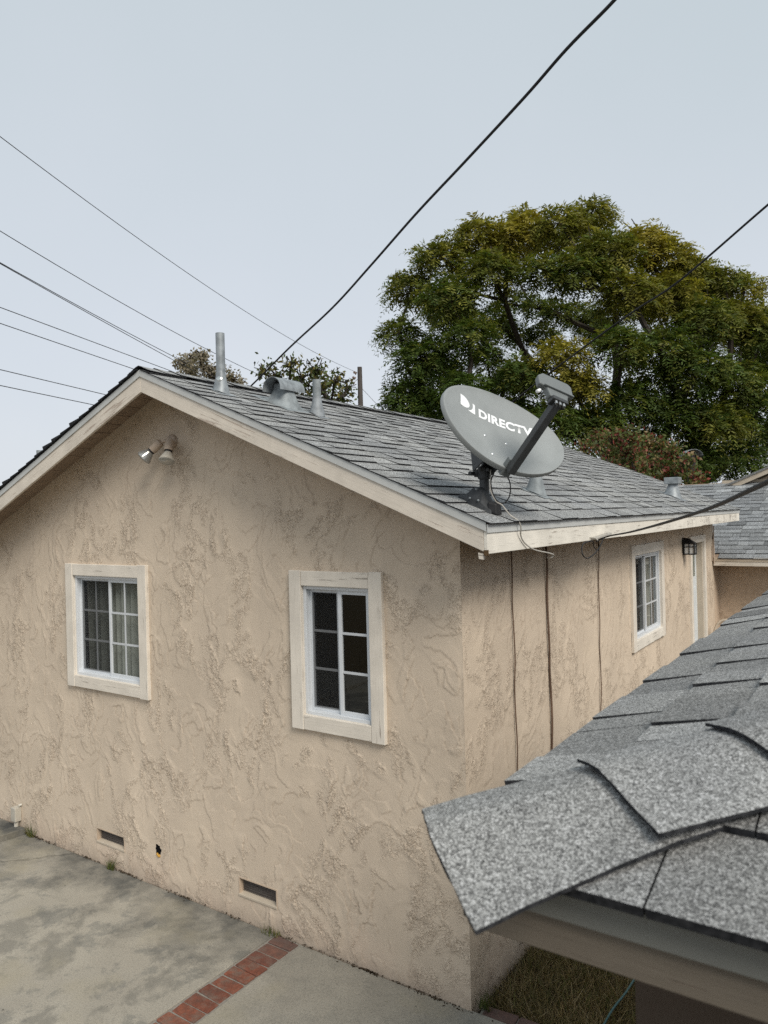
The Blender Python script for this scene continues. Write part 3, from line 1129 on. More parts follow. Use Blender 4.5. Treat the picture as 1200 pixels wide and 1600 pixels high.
# flashing where the low roof dies into the side wall
MB().hexa([(.004, 7.50, 2.20), (.016, 7.50, 2.20), (.004, 7.62, 2.25), (.016, 7.62, 2.25), (.004, 7.50, 2.42), (.016, 7.50, 2.42), (.004, 7.62, 2.62), (.016, 7.62, 2.62)]).build('step_flashing', 'paint_tan', wing)
MB().tube([(.02, 7.57, 2.70), (.022, 7.55, 2.45), (.03, 7.53, 2.36), (.028, 7.515, 2.16)], .008, 6).build('flashing_edge', 'paint_tan', wing, True)
# upper gable
GX0, GZ0, GA = -.62, 3.155, 3.2
gz = lambda x: GZ0 + .425 * (x - GX0)
MB().prism([(GX0 + .1, gz(GX0 + .1) - .1), (GA, gz(GA) - .12), (2 * GA - GX0, 3.0), (GX0 + .1, 2.9)], 'y', 10.34, 10.5).build('gable_wall', 'stucco_wing', wing)
MB().prism([(GX0, gz(GX0) - .085), (GA, gz(GA) - .085), (GA, gz(GA) + .0), (GX0, gz(GX0) + .0)], 'y', 10.14, 10.16).build('rake_board', 'frame_tan', wing)
MB().prism([(GX0 - .02, gz(GX0) - .008), (GA, gz(GA) + .0), (GA, gz(GA) + .035), (GX0 - .02, gz(GX0) + .027)], 'y', 10.12, 16).build('roof_slope', 'shingle', wing)
MB().prism([(GA, gz(GA) + .0), (2 * GA - GX0, gz(GX0)), (2 * GA - GX0, gz(GX0) + .035), (GA, gz(GA) + .035)], 'y', 10.12, 16).build('roof_slope', 'shingle', wing)
MB().box(GX0 + .3, GA, 10.28, 10.335, wdk(10.3) - .03, wdk(10.3) + .045).build('flashing', 'frame_tan', wing)

# ================================================================== NEAR ROOF (bottom right)
EX, EY, EZ = 1.672, -3.153, 2.600
SM = .268
cm = 1 / math.sqrt(1 + SM * SM)
nearh = empty('house', (3.5, -1.0, 0))
tag(nearh, 'nearby building with grey shingled hip roof corner jutting in at lower right', 'house')
nr = MB()
d_ = .012
# deck: two slopes meeting on the hip
LX, LY = 4.0, 4.2
def nz_far(x): return EZ - d_ + SM * (x - EX)
def nz_near(y): return EZ - d_ + SM * (y - EY)
q = 2.4
nr.add([(EX + .03, EY + .03, EZ - d_), (EX + .03, EY + LY, EZ - d_), (EX + q, EY + LY, nz_far(EX + q)), (EX + q, EY + q, nz_far(EX + q))], [(0, 1, 2, 3)])
nr.add([(EX + .03, EY + .03, EZ - d_ - .001), (EX + LX, EY + .03, EZ - d_ - .001), (EX + LX, EY + q, nz_near(EY + q)), (EX + q, EY + q, nz_near(EY + q))], [(0, 1, 2, 3)])
nroof = nr.build('roof', 'asphalt_edge', nearh)
tabs = courses(LY, q / cm, .140, .085, .20, hip=cm, seed=43)
tabs = [t for t in tabs]
lay(tabs, (EX - .002, EY, EZ - .011), (0, 1, 0), (cm, 0, SM * cm), nroof, 'shingle_near', 170)
tabs = courses(LX * .55, q / cm * .5, .140, .16, .36, hip=cm, seed=47)
lay(tabs, (EX, EY - .002, EZ - .011), (1, 0, 0), (0, cm, SM * cm), nroof, 'shingle_near', 60)
# hip caps
hipdir = Vector((1, 1, SM)).normalized()
latv = Vector((1, -1, 0)).normalized()
upv = hipdir.cross(-latv).normalized()
if upv.z < 0: upv = -upv
a_ = .004
for i in range(13):
    L = .30
    vs, fs, mt = cap_mesh(L, .140 if i else .150, SM / math.sqrt(2) * 1.12, .0046, .016 if i else .012, 10, .028, (.0010, .0035, .003, .004)[i % 4], 60 + i, .062 if i else .075)
    me_ = bpy.data.meshes.new('hip_cap')
    org = Vector((EX + a_, EY + a_, EZ + SM * a_ + .007))
    W = []
    for (x, y, z) in vs:
        sag = -.05 * max(0, (.06 - x)) if i == 0 else 0
        if i == 0:                                   # first cap sags past the corner, its edge wavy
            z += -.022 * max(0, y / .15) * max(0, 1 - x / .22)
            y -= .012 * max(0, y / .15) * (x / .2)
            x -= (.013 * max(0, 1 - abs(y) / .085) + .007 * math.sin(math.pi * min(1, max(0, y / .15)))) * max(0, 1 - x / .12)
        W.append(hipdir * x + latv * y + Vector((0, 0, 1)) * (z + sag))
    me_.from_pydata(W, [], fs)
    me_.materials.append(M('shingle_near')); me_.materials.append(M('asphalt_edge'))
    me_.polygons.foreach_set('material_index', mt)
    me_.polygons.foreach_set('use_smooth', [True] * len(fs))
    try: me_.set_sharp_from_angle(angle=R(50))
    except Exception: pass
    at = me_.attributes.new('tint', 'FLOAT', 'FACE')
    at.data.foreach_set('value', [(.52, .6, .48, .56)[i % 4]] * len(fs))
    o = bpy.data.objects.new('hip_cap', me_)
    o.location = org
    link(o, nroof)
    a_ += .150 if i == 0 else .136
# fascia of the near eave
fx0 = EX + .047
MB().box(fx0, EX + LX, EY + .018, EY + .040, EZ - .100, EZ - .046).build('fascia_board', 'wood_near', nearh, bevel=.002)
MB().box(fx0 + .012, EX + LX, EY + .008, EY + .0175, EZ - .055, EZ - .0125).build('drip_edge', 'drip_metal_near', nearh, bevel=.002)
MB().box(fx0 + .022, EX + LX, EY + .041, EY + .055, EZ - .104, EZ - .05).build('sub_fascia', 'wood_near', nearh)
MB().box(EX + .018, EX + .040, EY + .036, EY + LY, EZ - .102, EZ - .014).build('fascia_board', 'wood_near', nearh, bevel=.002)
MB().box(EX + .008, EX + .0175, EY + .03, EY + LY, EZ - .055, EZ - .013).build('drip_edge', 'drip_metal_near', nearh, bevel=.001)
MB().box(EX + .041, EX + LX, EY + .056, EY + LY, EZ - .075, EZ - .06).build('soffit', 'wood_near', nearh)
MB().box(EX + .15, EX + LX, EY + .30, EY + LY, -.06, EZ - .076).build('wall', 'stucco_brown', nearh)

# ================================================================== ROOF FITTINGS
def vent_pipe(label, x, y, h, rad, mat, flash='lead_flash', cap=None, patch=False):
    z = deck(x) + .012
    t = empty('vent_pipe', (x, y, z))
    tag(t, label, 'vent pipe', 'roof vent pipes')
    MB().tube([(x, y, z - .03), (x, y, z + h)], rad, 18, False).build('pipe', mat, t, True)
    MB().tube([(x, y, z + h - .002), (x, y, z + h - .06)], rad * .86, 18).build('pipe_bore', 'interior_black', t, True)
    # flashing: cone on a plate that follows the slope
    f_ = MB()
    n = 18
    vs, fs = [], []
    for (k_, hh) in ((1.0, .16), (1.25, .10), (1.9, .012)):
        for j in range(n):
            a = 2 * math.pi * j / n
            px, py = math.cos(a) * rad * k_, math.sin(a) * rad * k_
            wob = .004 * math.sin(3 * a + x * 7)
            vs.append((x + px, y + py, z + hh + wob - S * px * min(1, (k_ - 1) * 1.1)))
    for i_ in range(2):
        for j in range(n):
            fs.append((i_ * n + j, i_ * n + (j + 1) % n, (i_ + 1) * n + (j + 1) % n, (i_ + 1) * n + j))
    f_.add(vs, fs)
    f_.build('flashing', flash, t, True)
    pl_ = MB()
    w = rad * 2.6
    P = [(x + sx * w, y + sy * w * .8, z - S * sx * w + .004 + dz) for dz in (0, .004) for sy in (-1, 1) for sx in (-1, 1)]
    pl_.hexa(P).build('flashing_plate', flash, t, bevel=.002)
    if patch:
        MB().lathe([(rad * .75, 0), (rad * .5, .006), (.002, .008)], (x + rad * .5, y - rad * 1.05, z + .10), (.3, -1, .35), 9).build('bare_patch', 'peeled_aluminium', t)
    if cap:
        MB().tube([(x, y, z + h - .035), (x, y, z + h + .005)], rad * .8, 14).build('neck', 'galvanized_dull', t, True)
        b = MB().box(x - cap, x + cap, y - cap, y + cap, z + h, z + h + cap * .95)
        b.build('rain_cap', 'galvanized', t, bevel=.006)
    return t


vent_pipe('tall galvanized vent pipe nearest the gable peak', -2.072, .067, .455, .034, 'galvanized', 'galvanized', patch=True)
vent_pipe('short grey vent pipe beside the curved hood vent', -1.743, .814, .295, .034, 'galvanized_dull')
vent_pipe('stubby vent pipe partly hidden behind the dish', -.058, 1.319, .20, .040, 'galvanized_dull', 'galvanized_dull')
vent_pipe('vent pipe with square rain cap near far end of roof', -.052, 5.534, .155, .055, 'galvanized_dull', 'galvanized', .085)
vent_pipe('thin vent pipe poking over the left roof slope', -5.05, .36, .66, .03, 'galvanized_dull')

# curved hood vent
hx, hy = -1.965, .66
hz = deck(hx) + .012
hv = empty('hood_vent', (hx, hy, hz))
tag(hv, 'galvanized roof vent with half round hood near the ridge', 'roof vent')
b = MB()
vs, fs, n = [], [], 16
for (rx, ry, hh) in ((.150, .13, .0), (.105, .092, .05), (.078, .070, .12), (.072, .064, .17)):
    for j in range(n):
        a = 2 * math.pi * j / n
        sx = math.copysign(abs(math.cos(a)) ** .6, math.cos(a)); sy = math.copysign(abs(math.sin(a)) ** .6, math.sin(a))
        vs.append((hx + sx * rx, hy + sy * ry, hz + hh - S * sx * rx * (1 - hh / .22)))
for i_ in range(3):
    for j in range(n):
        fs.append((i_ * n + j, i_ * n + (j + 1) % n, (i_ + 1) * n + (j + 1) % n, (i_ + 1) * n + j))
b.add(vs, fs).build('base', 'galvanized_dull', hv, True)
b = MB()
vs, fs, n = [], [], 18
for layer, rr_ in ((0, .098), (1, .094)):
    for y_ in (hy - .15, hy + .15):
        for j in range(n + 1):
            a = -.15 + (math.pi + .3) * j / n
            vs.append((hx + math.cos(a) * rr_, y_, hz + .120 + math.sin(a) * rr_ * .98))
m_ = n + 1
for layer in (0, 1):
    o_ = layer * 2 * m_
    for j in range(n):
        fs.append((o_ + j, o_ + j + 1, o_ + m_ + j + 1, o_ + m_ + j))
for j in range(n):
    for e_ in (0, m_):
        fs.append((e_ + j, e_ + j + 1, 2 * m_ + e_ + j + 1, 2 * m_ + e_ + j))
for j in (0, n):
    fs.append((j, m_ + j, 3 * m_ + j, 2 * m_ + j))
b.add(vs, fs).build('hood', 'galvanized', hv, True)
pl_ = MB()
P = [(hx + sx * .21, hy + sy * .185, hz - S * sx * .21 + .004 + dz) for dz in (0, .004) for sy in (-1, 1) for sx in (-1, 1)]
pl_.hexa(P).build('flashing_plate', 'galvanized_dull', hv, bevel=.002)

# ---- satellite dish
DC = Vector((.289, .019, 3.467))
e1 = Vector((0.5031, 0.8061, -0.3117))       # long axis
e2 = Vector((-0.3345, 0.5142, 0.7898))       # short axis, leaning back
en = e1.cross(e2).normalized()
A_, B_ = .428, .298
KQ = .42
dish = empty('satellite_dish', (.175, -.01, 3.03))
tag(dish, 'grey oval satellite dish on black mast at the roof corner', 'satellite dish')


def dp(a, b, off=0.0):
    return DC + e1 * a + e2 * b + en * (KQ * (a * a + b * b) - KQ * .10 + off)


def drim(th, k_, off):
    return DC + e1 * (A_ * k_ * math.cos(th)) + e2 * (B_ * k_ * math.sin(th)) + en * (KQ * ((A_ * k_ * math.cos(th)) ** 2 + (B_ * k_ * math.sin(th)) ** 2) - KQ * .10 + off)


n = 72
vs, fs = [dp(0, 0)], []
ks = [(.12, 0), (.3, 0), (.5, 0), (.7, 0), (.85, 0), (.945, 0), (.975, .003), (.99, .001), (1.0, -.006), (1.0, -.03), (.985, -.034), (.93, -.016), (.6, -.012), (.2, -.012)]
for k_, off in ks:
    vs += [drim(2 * math.pi * j / n, k_, off) for j in range(n)]
for j in range(n):
    fs.append((0, 1 + j, 1 + (j + 1) % n))
for i_ in range(len(ks) - 1):
    for j in range(n):
        p, q_ = 1 + i_ * n + j, 1 + i_ * n + (j + 1) % n
        fs.append((p, p + n, q_ + n, q_))
fs.append(tuple(1 + (len(ks) - 1) * n + j for j in range(n)))
refl = MB().add(vs, fs).build('reflector', 'dish_paint', dish, True)
# lettering and emblem printed on the reflector
cu = bpy.data.curves.new('lettering', 'FONT')
cu.body = 'DIRECTV'
cu.size = .1
cu.offset = .0042
cu.space_character = 1.06
cu.resolution_u = 4
to_ = bpy.data.objects.new('lettering', cu)
COL.objects.link(to_)
bpy.context.view_layer.update()
me_ = bpy.data.meshes.new_from_object(to_.evaluated_get(bpy.context.evaluated_depsgraph_get()))
bpy.data.objects.remove(to_)
co = np.array([v.co[:] for v in me_.vertices])
lo, hi = co.min(0), co.max(0)
for v in me_.vertices:
    a = -.138 + (v.co.x - lo[0]) / (hi[0] - lo[0]) * .380
    b_ = .066 + (v.co.y - lo[1]) / (hi[1] - lo[1]) * .066
    v.co = dp(a, b_, .0016)
me_.materials.clear()
me_.name = 'lettering'
kid(new_obj('lettering', me_, 'print_white'), refl)
em = MB()
L0, LW, LB, LH = -.280, .114, .072, .090
pts = [(0, 1.0), (0, .14)] + [(.52 * math.sin(t) + .06 * math.sin(t), .50 - .42 * math.cos(t) * 1.0) for t in [.35 + i * .2 for i in range(12)]] 
pts = [(0, 1.0), (0, .13)] + [(.66 * math.cos(t), .53 + .45 * math.sin(t)) for t in [-1.0 + i * .19 for i in range(11)]] + [(.36, .97)]
pts = [(0.0, .98), (0.0, .10), (.22, .08), (.40, .12), (.54, .22), (.62, .36), (.64, .50), (.60, .66), (.52, .79), (.40, .90), (.24, .98)]
em.add([dp(L0 + p[0] * LW, LB + p[1] * LH, .0016) for p in pts], [tuple(range(len(pts)))])
pts = [(.84, .80), (1.0, .76), (1.0, -.04), (.84, -.05), (.66, -.03), (.50, .01), (.64, .08), (.74, .17), (.81, .29), (.85, .44), (.86, .62)]
em.add([dp(L0 + p[0] * LW, LB + p[1] * LH, .0016) for p in pts], [tuple(range(len(pts)))])
em.build('emblem', 'print_white', refl)
for (a, b_) in ((-.106, -.061), (.047, -.057), (-.079, -.205), (.07, -.20)):
    MB().lathe([(.009, 0), (.009, .002), (.006, .0045), (.001, .005)], dp(a, b_, 0), en, 12).build('bolt', 'bolt_steel', dish, True)
# back bracket, mast, roof foot
mast_top = Vector((.190, .085, 3.36))
MB().tube([(.176, -.008, 3.05), (.176, -.006, 3.24), mast_top], .0285, 18).build('mast', 'dish_dark', dish, True)
br = MB()
bc = dp(-.03, -.11, -.03)
for s_ in (-.055, .055):
    br.hexa([bc + e1 * (s_ + i_) + e2 * j + en * k2 for k2 in (-.14, .012) for j in (-.09, .10) for i_ in (-.004, .004)])
br.hexa([bc + e1 * i_ + e2 * j + en * k2 for k2 in (.0, .014) for j in (-.12, .13) for i_ in (-.085, .085)])
br.build('bracket', 'dish_dark', dish, bevel=.003)
cl = MB()
cl.lathe([(.034, 0), (.038, .01), (.038, .065), (.034, .075)], (.176, -.006, 3.185), (0, 0, 1), 18)
cl.box(.120, .142, -.025, .015, 3.20, 3.245)
cl.lathe([(.011, 0), (.011, .05)], (.115, -.02, 3.222), (0, -1, 0), 8)
cl.lathe([(.009, 0), (.009, .06)], (.22, -.03, 3.235), (.3, -1, 0), 8)
cl.build('clamp', 'dish_dark', dish)
ft = MB()
rz = lambda x: deck(x) + .014
prof = []
sect = [  # along x (down-slope): half width y, height
    (.020, .018, .016), (.060, .040, .028), (.100, .060, .062), (.135, .066, .105), (.175, .066, .118), (.205, .066, .108), (.235, .062, .062), (.268, .056, .040)]
vs, fs = [], []
for (x, hw, hh) in sect:
    y0_ = -.045 + (.175 - x) * .12
    vs += [(x, y0_ - hw * 1.15, rz(x) - .006), (x, y0_ - hw, rz(x) + hh * .35), (x, y0_ - hw * .55, rz(x) + hh * .92), (x, y0_ + hw * .2, rz(x) + hh), (x, y0_ + hw * .8, rz(x) + hh * .75), (x, y0_ + hw * 1.15, rz(x) - .006)]
for i_ in range(len(sect) - 1):
    for j in range(5):
        p = i_ * 6 + j
        fs.append((p, p + 1, p + 7, p + 6))
fs += [tuple(range(6)), tuple(range((len(sect) - 1) * 6 + 5, (len(sect) - 1) * 6 - 1, -1))]
foot = ft.add(vs, fs).build('foot', 'foot_rubber', dish, bevel=.006)
for (x, y_, z_) in ((.135, -.112, 3.075), (.19, -.116, 3.060), (.17, -.098, 3.125)):
    MB().lathe([(.007, 0), (.007, .005), (.003, .008)], (x, y_, z_), (.2, -1, .3), 6).build('foot_bolt', 'galvanized_dull', foot)
MB().hexa([(.240, -.115, rz(.24) - .004), (.300, -.100, rz(.30) - .004), (.235, -.03, rz(.235) - .004), (.292, -.015, rz(.292) - .004),
           (.243, -.110, rz(.24) + .060), (.296, -.096, rz(.30) + .070), (.238, -.035, rz(.235) + .062), (.288, -.02, rz(.292) + .066)]).build('foot_block', 'rubber_black', dish, bevel=.012)
# feed arm (square tube) and receiver head
arm0 = DC - e2 * .315 + en * .01 + e1 * .01
feed = DC + en * .43 - e2 * .085 + e1 * .015
arm1 = feed - e2 * .085
ad = (arm1 - arm0).normalized()
as_ = e1 - ad * e1.dot(ad); as_.normalize()
at_ = ad.cross(as_).normalized()
MB().hexa([arm0.lerp(arm1, k2) + as_ * i_ + at_ * j for k2 in (-.03, 1.0) for j in (-.024, .024) for i_ in (-.022, .022)]).build('feed_arm', 'dish_dark', dish, bevel=.004)
MB().hexa([arm0 + as_ * i_ + at_ * j + ad * k2 for k2 in (-.06, .05) for j in (.024, .06) for i_ in (-.03, .03)]).build('arm_bracket', 'lnb_plastic', dish, bevel=.004)
lnb = MB()
fo = [(1.28 * p, 1.28 * q_) for p, q_ in [(-.088, -.010), (-.088, .040), (-.058, .066), (.075, .066), (.092, .052), (.092, -.016), (.062, -.020), (.050, -.062), (-.040, -.062), (-.052, -.014)]]
cen = feed + e2 * .012
bk = [cen + e1 * p[0] + e2 * p[1] + en * .022 for p in fo]
ftv = [cen + e1 * p[0] * .94 + e2 * p[1] * .94 - en * .018 for p in fo]
nn = len(fo)
lnb.add(bk + ftv, [tuple(range(nn)), tuple(range(2 * nn - 1, nn - 1, -1))] + [(i_, i_ + nn, (i_ + 1) % nn + nn, (i_ + 1) % nn) for i_ in range(nn)])
head = lnb.build('receiver_head', 'lnb_plastic', dish, bevel=.008)
ridge_ = MB().hexa([cen + e1 * i_ + e2 * j + en * k2 for k2 in (.022, .034) for j in (-.022, -.012) for i_ in (-.085, .11)])
ridge_.build('receiver_lip', 'lnb_plastic', head, bevel=.003)
MB().hexa([cen + e1 * i_ + e2 * j + en * k2 for k2 in (-.02, .034) for j in (-.105, -.081) for i_ in (-.045, .055)]).build('receiver_socket', 'dish_dark', head, bevel=.003)
for i_ in (-.02, .005, .03):
    MB().lathe([(.008, 0), (.008, .02)], cen + e1 * i_ - e2 * .106 + en * .02, -e2, 8).build('connector', 'bolt_steel', head)
MB().lathe([(.010, 0), (.010, .03), (.006, .032)], cen - e1 * .10 - e2 * .045 + en * .0, (-e1 - e2), 8).build('clip', 'print_white', head)

# ---- cables
def cable(name, label, pts, rad, mat, n=8, group=None, smooth=True, cat='cable'):
    o = MB().tube(smooth_path(pts, 7) if smooth else pts, rad, n).build(name, mat, None, True)
    return tag(o, label, cat, group)


cable('coaxial_cable', 'coaxial cable looping from the dish over the roof edge and fascia',
      [(.245, -.06, 3.235), (.256, -.085, 3.187), (.26, -.10, 3.12), (.279, -.075, 3.054), (.306, -.05, 3.030), (.341, -.02, 2.972), (.378, .004, 2.940), (.388, .02, 2.90), (.372, .05, 2.855), (.368, .11, 2.808),
       (.380, .221, 2.762), (.40, .42, 2.728), (.40, .475, 2.712), (.36, .50, 2.69), (.2, .85, 2.68), (.03, 1.25, 2.70), (.014, 1.30, 2.66)], .0042, 'coax_pale')
cable('coaxial_loop', 'black coaxial loop hanging under the dish arm', [(.262, -.045, 3.225), (.255, -.08, 3.16), (.272, -.075, 3.075), (.306, -.045, 3.040), (.337, -.025, 3.070), (.348, -.02, 3.129), (.334, -.02, 3.184), (.30, -.03, 3.205)], .0036, 'rubber_black')


def wall_cable(label, y0_, y1_, rad, mat):
    pts = []
    for i_ in range(15):
        t = i_ / 14
        pts.append((.016 + .004 * math.sin(i_ * 2.1), y0_ + (y1_ - y0_) * t + .005 * math.sin(i_ * 1.3 + y0_ * 5), 2.76 - 2.7 * t))
    return cable('wall_cable', label, pts, rad, mat, 6, 'cables down the side wall')


wall_cable('thin dark cable down the side wall, nearest the house corner', .690, .715, .0048, 'cable_brown')
wall_cable('thick brown cable down the side wall, middle of three', 1.295, 1.36, .0085, 'cable_brown')
wall_cable('thin dark cable down the side wall, nearest the side window', 2.487, 2.435, .0048, 'cable_brown')

svc = [(6.5, -13.0, 5.2), (3.6, -6.4, 3.75), (2.75, -4.4, 3.34), (2.22, -2.95, 3.12), (2.09, -2.62, 3.082), (1.94, -2.30, 3.042), (1.68, -1.57, 2.985), (1.24, -.42, 2.912), (.80, .70, 2.845), (.41, 1.54, 2.79), (.385, 1.33, 2.762)]
cable('service_cable', 'black drop cable from the right to the fascia board', svc, .0058, 'rubber_black')
cable('cable_tail', 'black cable coil hanging at the fascia by the side window', [(.392, 1.50, 2.802), (.42, 1.33, 2.741), (.43, 1.188, 2.694), (.43, 1.015, 2.660), (.42, .942, 2.691), (.40, .997, 2.749), (.385, 1.127, 2.765), (.385, 1.262, 2.763), (.34, 1.42, 2.71), (.18, 2.0, 2.66), (.03, 2.46, 2.70), (.016, 2.487, 2.68)], .0044, 'rubber_black')
ck = MB()
ck.hexa([(.36, 1.30, 2.775), (.40, 1.30, 2.775), (.375, 1.60, 2.800), (.415, 1.60, 2.800), (.36, 1.30, 2.790), (.40, 1.30, 2.790), (.375, 1.60, 2.815), (.415, 1.60, 2.815)])
ck.tube([(.357, 1.28, 2.79), (.40, 1.28, 2.785), (.41, 1.29, 2.77)], .006, 6)
tag(ck.build('cable_clamp', 'coax_pale', None, bevel=.003), 'grey wedge clamp holding the black drop cable at the fascia', 'clamp')

kink = [(.96, .83, 6.38), (.67, 1.12, 6.42), (.25, 1.36, 6.37), (-.2, 1.62, 6.29), (-.95, 2.01, 6.14), (-1.71, 2.40, 5.98), (-2.6, 2.86, 5.775), (-3.53, 3.34, 5.57), (-4.7, 3.86, 5.33), (-5.99, 4.44, 5.06), (-8.73, 5.60, 4.45), (-14, 7.9, 3.6)]
kink = [Vector(p) + Vector((0, 0, random.uniform(-.012, .012))) for p in kink]
o_ = cable('service_drop', 'thick black service drop crossing the sky to the roof ridge', [(12, -10.0, 7.4), (6.5, -4.6, 6.55), (2.6, -.75, 6.30)] + kink, .0125, 'rubber_black')
cable('service_drop', 'black overhead cable passing in front of the big tree', [(16, -3.5, 11.8), (4.5, 4.3, 8.02), (1.38, 6.45, 6.99), (.92, 6.74, 6.83), (-.39, 7.66, 6.33), (-1.28, 8.27, 6.13), (-3.02, 9.51, 5.67), (-5.67, 11.33, 4.86), (-8.42, 13.08, 3.96), (-12, 15.4, 3.1)], .0155, 'rubber_black')

POLE = (-21.44, 28.55)
wires = [
    ('topmost overhead wire running to the utility pole top', [(-11.4, .9, 11.15), (-12.58, 4.16, 10.83), (-13.64, 7.08, 10.59), (-15.24, 11.46, 10.34), (-17.91, 18.79, 10.21), (-21.3, 28.4, 10.72)]),
    ('second overhead wire from the top, left of the house', [(-11.4, .8, 9.3), (-12.62, 4.14, 8.94), (-13.52, 6.6, 8.66), (-14.67, 9.75, 8.45), (-15.71, 12.59, 8.30), (-16.93, 15.94, 8.25), (-21.3, 28.4, 8.6)]),
    ('third overhead wire from the top, left of the house', [(-11.4, .8, 8.66), (-12.63, 4.13, 8.30), (-13.53, 6.59, 7.99), (-14.98, 10.55, 7.67), (-15.44, 11.8, 7.58), (-21.3, 28.4, 7.7)]),
    ('overhead wire running just below the third wire', [(-11.4, .8, 8.64), (-12.63, 4.13, 8.28), (-13.53, 6.59, 7.95), (-14.98, 10.55, 7.56), (-15.44, 11.8, 7.44), (-21.3, 28.4, 7.4)]),
    ('fifth overhead wire from the top, left of the house', [(-11.4, .8, 7.8), (-12.65, 4.12, 7.39), (-13.32, 5.94, 7.15), (-14.13, 8.15, 6.92), (-21.3, 28.4, 7.0)]),
    ('sixth overhead wire from the top, left of the house', [(-11.4, .8, 7.4), (-12.66, 4.11, 7.08), (-13.33, 5.94, 6.84), (-14.04, 7.89, 6.68), (-21.3, 28.4, 6.7)]),
    ('upper of the two lowest overhead wires above the left rake', [(-11.4, .8, 6.35), (-12.68, 4.1, 6.13), (-13.13, 5.33, 6.0), (-13.62, 6.67, 5.84), (-21.3, 28.4, 6.2)]),
    ('lowest overhead wire above the left rake', [(-11.4, .8, 5.9), (-12.69, 4.1, 5.78), (-13.07, 5.14, 5.74), (-13.54, 6.45, 5.65), (-21.3, 28.4, 5.9)]),
]
for lab, pts in wires:
    pa = np.array(pts)
    fx_, fz_ = np.polyfit(pa[:, 1], pa[:, 0], 1), np.polyfit(pa[:5, 1], pa[:5, 2], 2 if len(pa) > 5 else 1)
    pts = [(float(np.polyval(fx_, t)), float(t), float(np.polyval(fz_, t))) for t in np.linspace(-9.0, 28.4, 34)]
    cable('overhead_wire', lab, pts, .0092, 'wire_grey', 5, 'overhead wires left of the house', smooth=False, cat='wire')
pole = empty('utility_pole', (*POLE, 0))
tag(pole, 'dark wooden utility pole above the roof ridge', 'utility pole')
MB().tube([(*POLE, -.1), (*POLE, 6), (*POLE, 10.95)], [.19, .16, .125], 12).build('post', 'wood_pole', pole, True)
for z_ in (10.6, 8.75, 7.2):
    a = Vector((*POLE, z_)); d2 = Vector((CR.x, CR.y, 0)).normalized() * -1
    h2 = MB()
    for i_ in range(3):
        h2.lathe([(.07, 0), (.09, .04), (.04, .09), (.08, .13), (.03, .2)], a + d2 * (.18 + .06 * i_) + Vector((0, 0, -.27 * i_)), d2 + Vector((0, 0, .6)), 8)
    h2.build('insulator', 'insulator', pole, True)
cable('guy_wire', 'faint guy wire falling right from the pole', [(*POLE, 9.9), (-19.7, 29.6, 7.6), (-18.6, 30.2, 6.0)], .011, 'wire_grey', 5, cat='wire', smooth=False)
cable('pole_wire', 'thin wires falling left from the pole into the sparse tree', [(*POLE, 10.4), (-22.6, 27.7, 9.2), (-24.0, 26.7, 8.3)], .011, 'wire_grey', 5, cat='wire')

# ---- twin floodlight under the gable
fx, fz = -2.565, 3.612
fl = empty('floodlight', (fx, 0, fz))
tag(fl, 'twin bulb floodlight under the gable peak', 'floodlight')
MB().lathe([(.058, 0), (.058, .010), (.050, .022), (.018, .028)], (fx, .0, fz), (0, -1, 0), 24).build('mounting_plate', 'paint_tan', fl, True)
MB().tube([(fx, -.02, fz), (fx, -.075, fz)], .016, 10).build('stem', 'paint_tan', fl, True)
for sgn, dirv, st in ((-1, Vector((-.62, -.42, -.66)), Vector((fx - .045, -.085, fz - .01))), (1, Vector((.18, -.38, -.90)), Vector((fx + .075, -.085, fz - .005)))):
    dirv.normalize()
    lampn = 'lamp_head'
    MB().tube([(fx, -.075, fz), st], .012, 8).build('knuckle', 'paint_tan', fl, True)
    hd = MB().lathe([(.018, -.012), (.034, 0), (.036, .075), (.034, .09)], st, dirv, 18).build('lamp_socket', 'paint_tan', fl, True)
    MB().lathe([(.030, .088), (.031, .10), (.028, .104)], st, dirv, 18).build('gasket', 'rubber_black', hd, True)
    MB().lathe([(.027, .103), (.034, .115), (.060, .168), (.0625, .176), (.060, .180)], st, dirv, 24).build('bulb', 'bulb_shell' if sgn > 0 else 'bulb_glass', hd, True)
    MB().lathe([(.0605, .1805), (.052, .187), (.03, .191), (.002, .193)], st, dirv, 24).build('bulb_face', 'bulb_glass', hd, True)

# ---- wall lantern by the door
lx, ly, lz = .100, 5.735, 2.50
la = empty('wall_lantern', (0, ly, lz))
tag(la, 'black wall lantern with frosted panes beside the side door', 'wall lantern')
MB().box(.001, .022, ly - .055, ly + .055, lz - .12, lz + .11).build('back_plate', 'lantern_black', la, bevel=.004)
gl_ = MB().box(lx - .065, lx + .065, ly - .065, ly + .065, lz - .10, lz + .035).build('lantern_pane', 'lantern_glass', la)
fr_ = MB()
for sx in (-1, 1):
    for sy in (-1, 1):
        fr_.box(lx + sx * .068 - .007, lx + sx * .068 + .007, ly + sy * .068 - .007, ly + sy * .068 + .007, lz - .11, lz + .05)
for sx in (-1, 1):
    fr_.box(lx + sx * .0685 - .004, lx + sx * .0685 + .004, ly - .006, ly + .006, lz - .10, lz + .03)
    fr_.box(lx - .006, lx + .006, ly + sx * .0685 - .004, ly + sx * .0685 + .004, lz - .10, lz + .03)
    fr_.box(lx + sx * .069 - .0045, lx + sx * .069 + .0045, ly - .06, ly + .06, lz - .01, lz + .002)
    fr_.box(lx - .06, lx + .06, ly + sx * .069 - .0045, ly + sx * .069 + .0045, lz - .01, lz + .002)
fr_.box(lx - .076, lx + .076, ly - .076, ly + .076, lz - .118, lz - .101)
fr_.build('lantern_frame', 'lantern_black', la)
rf = MB()
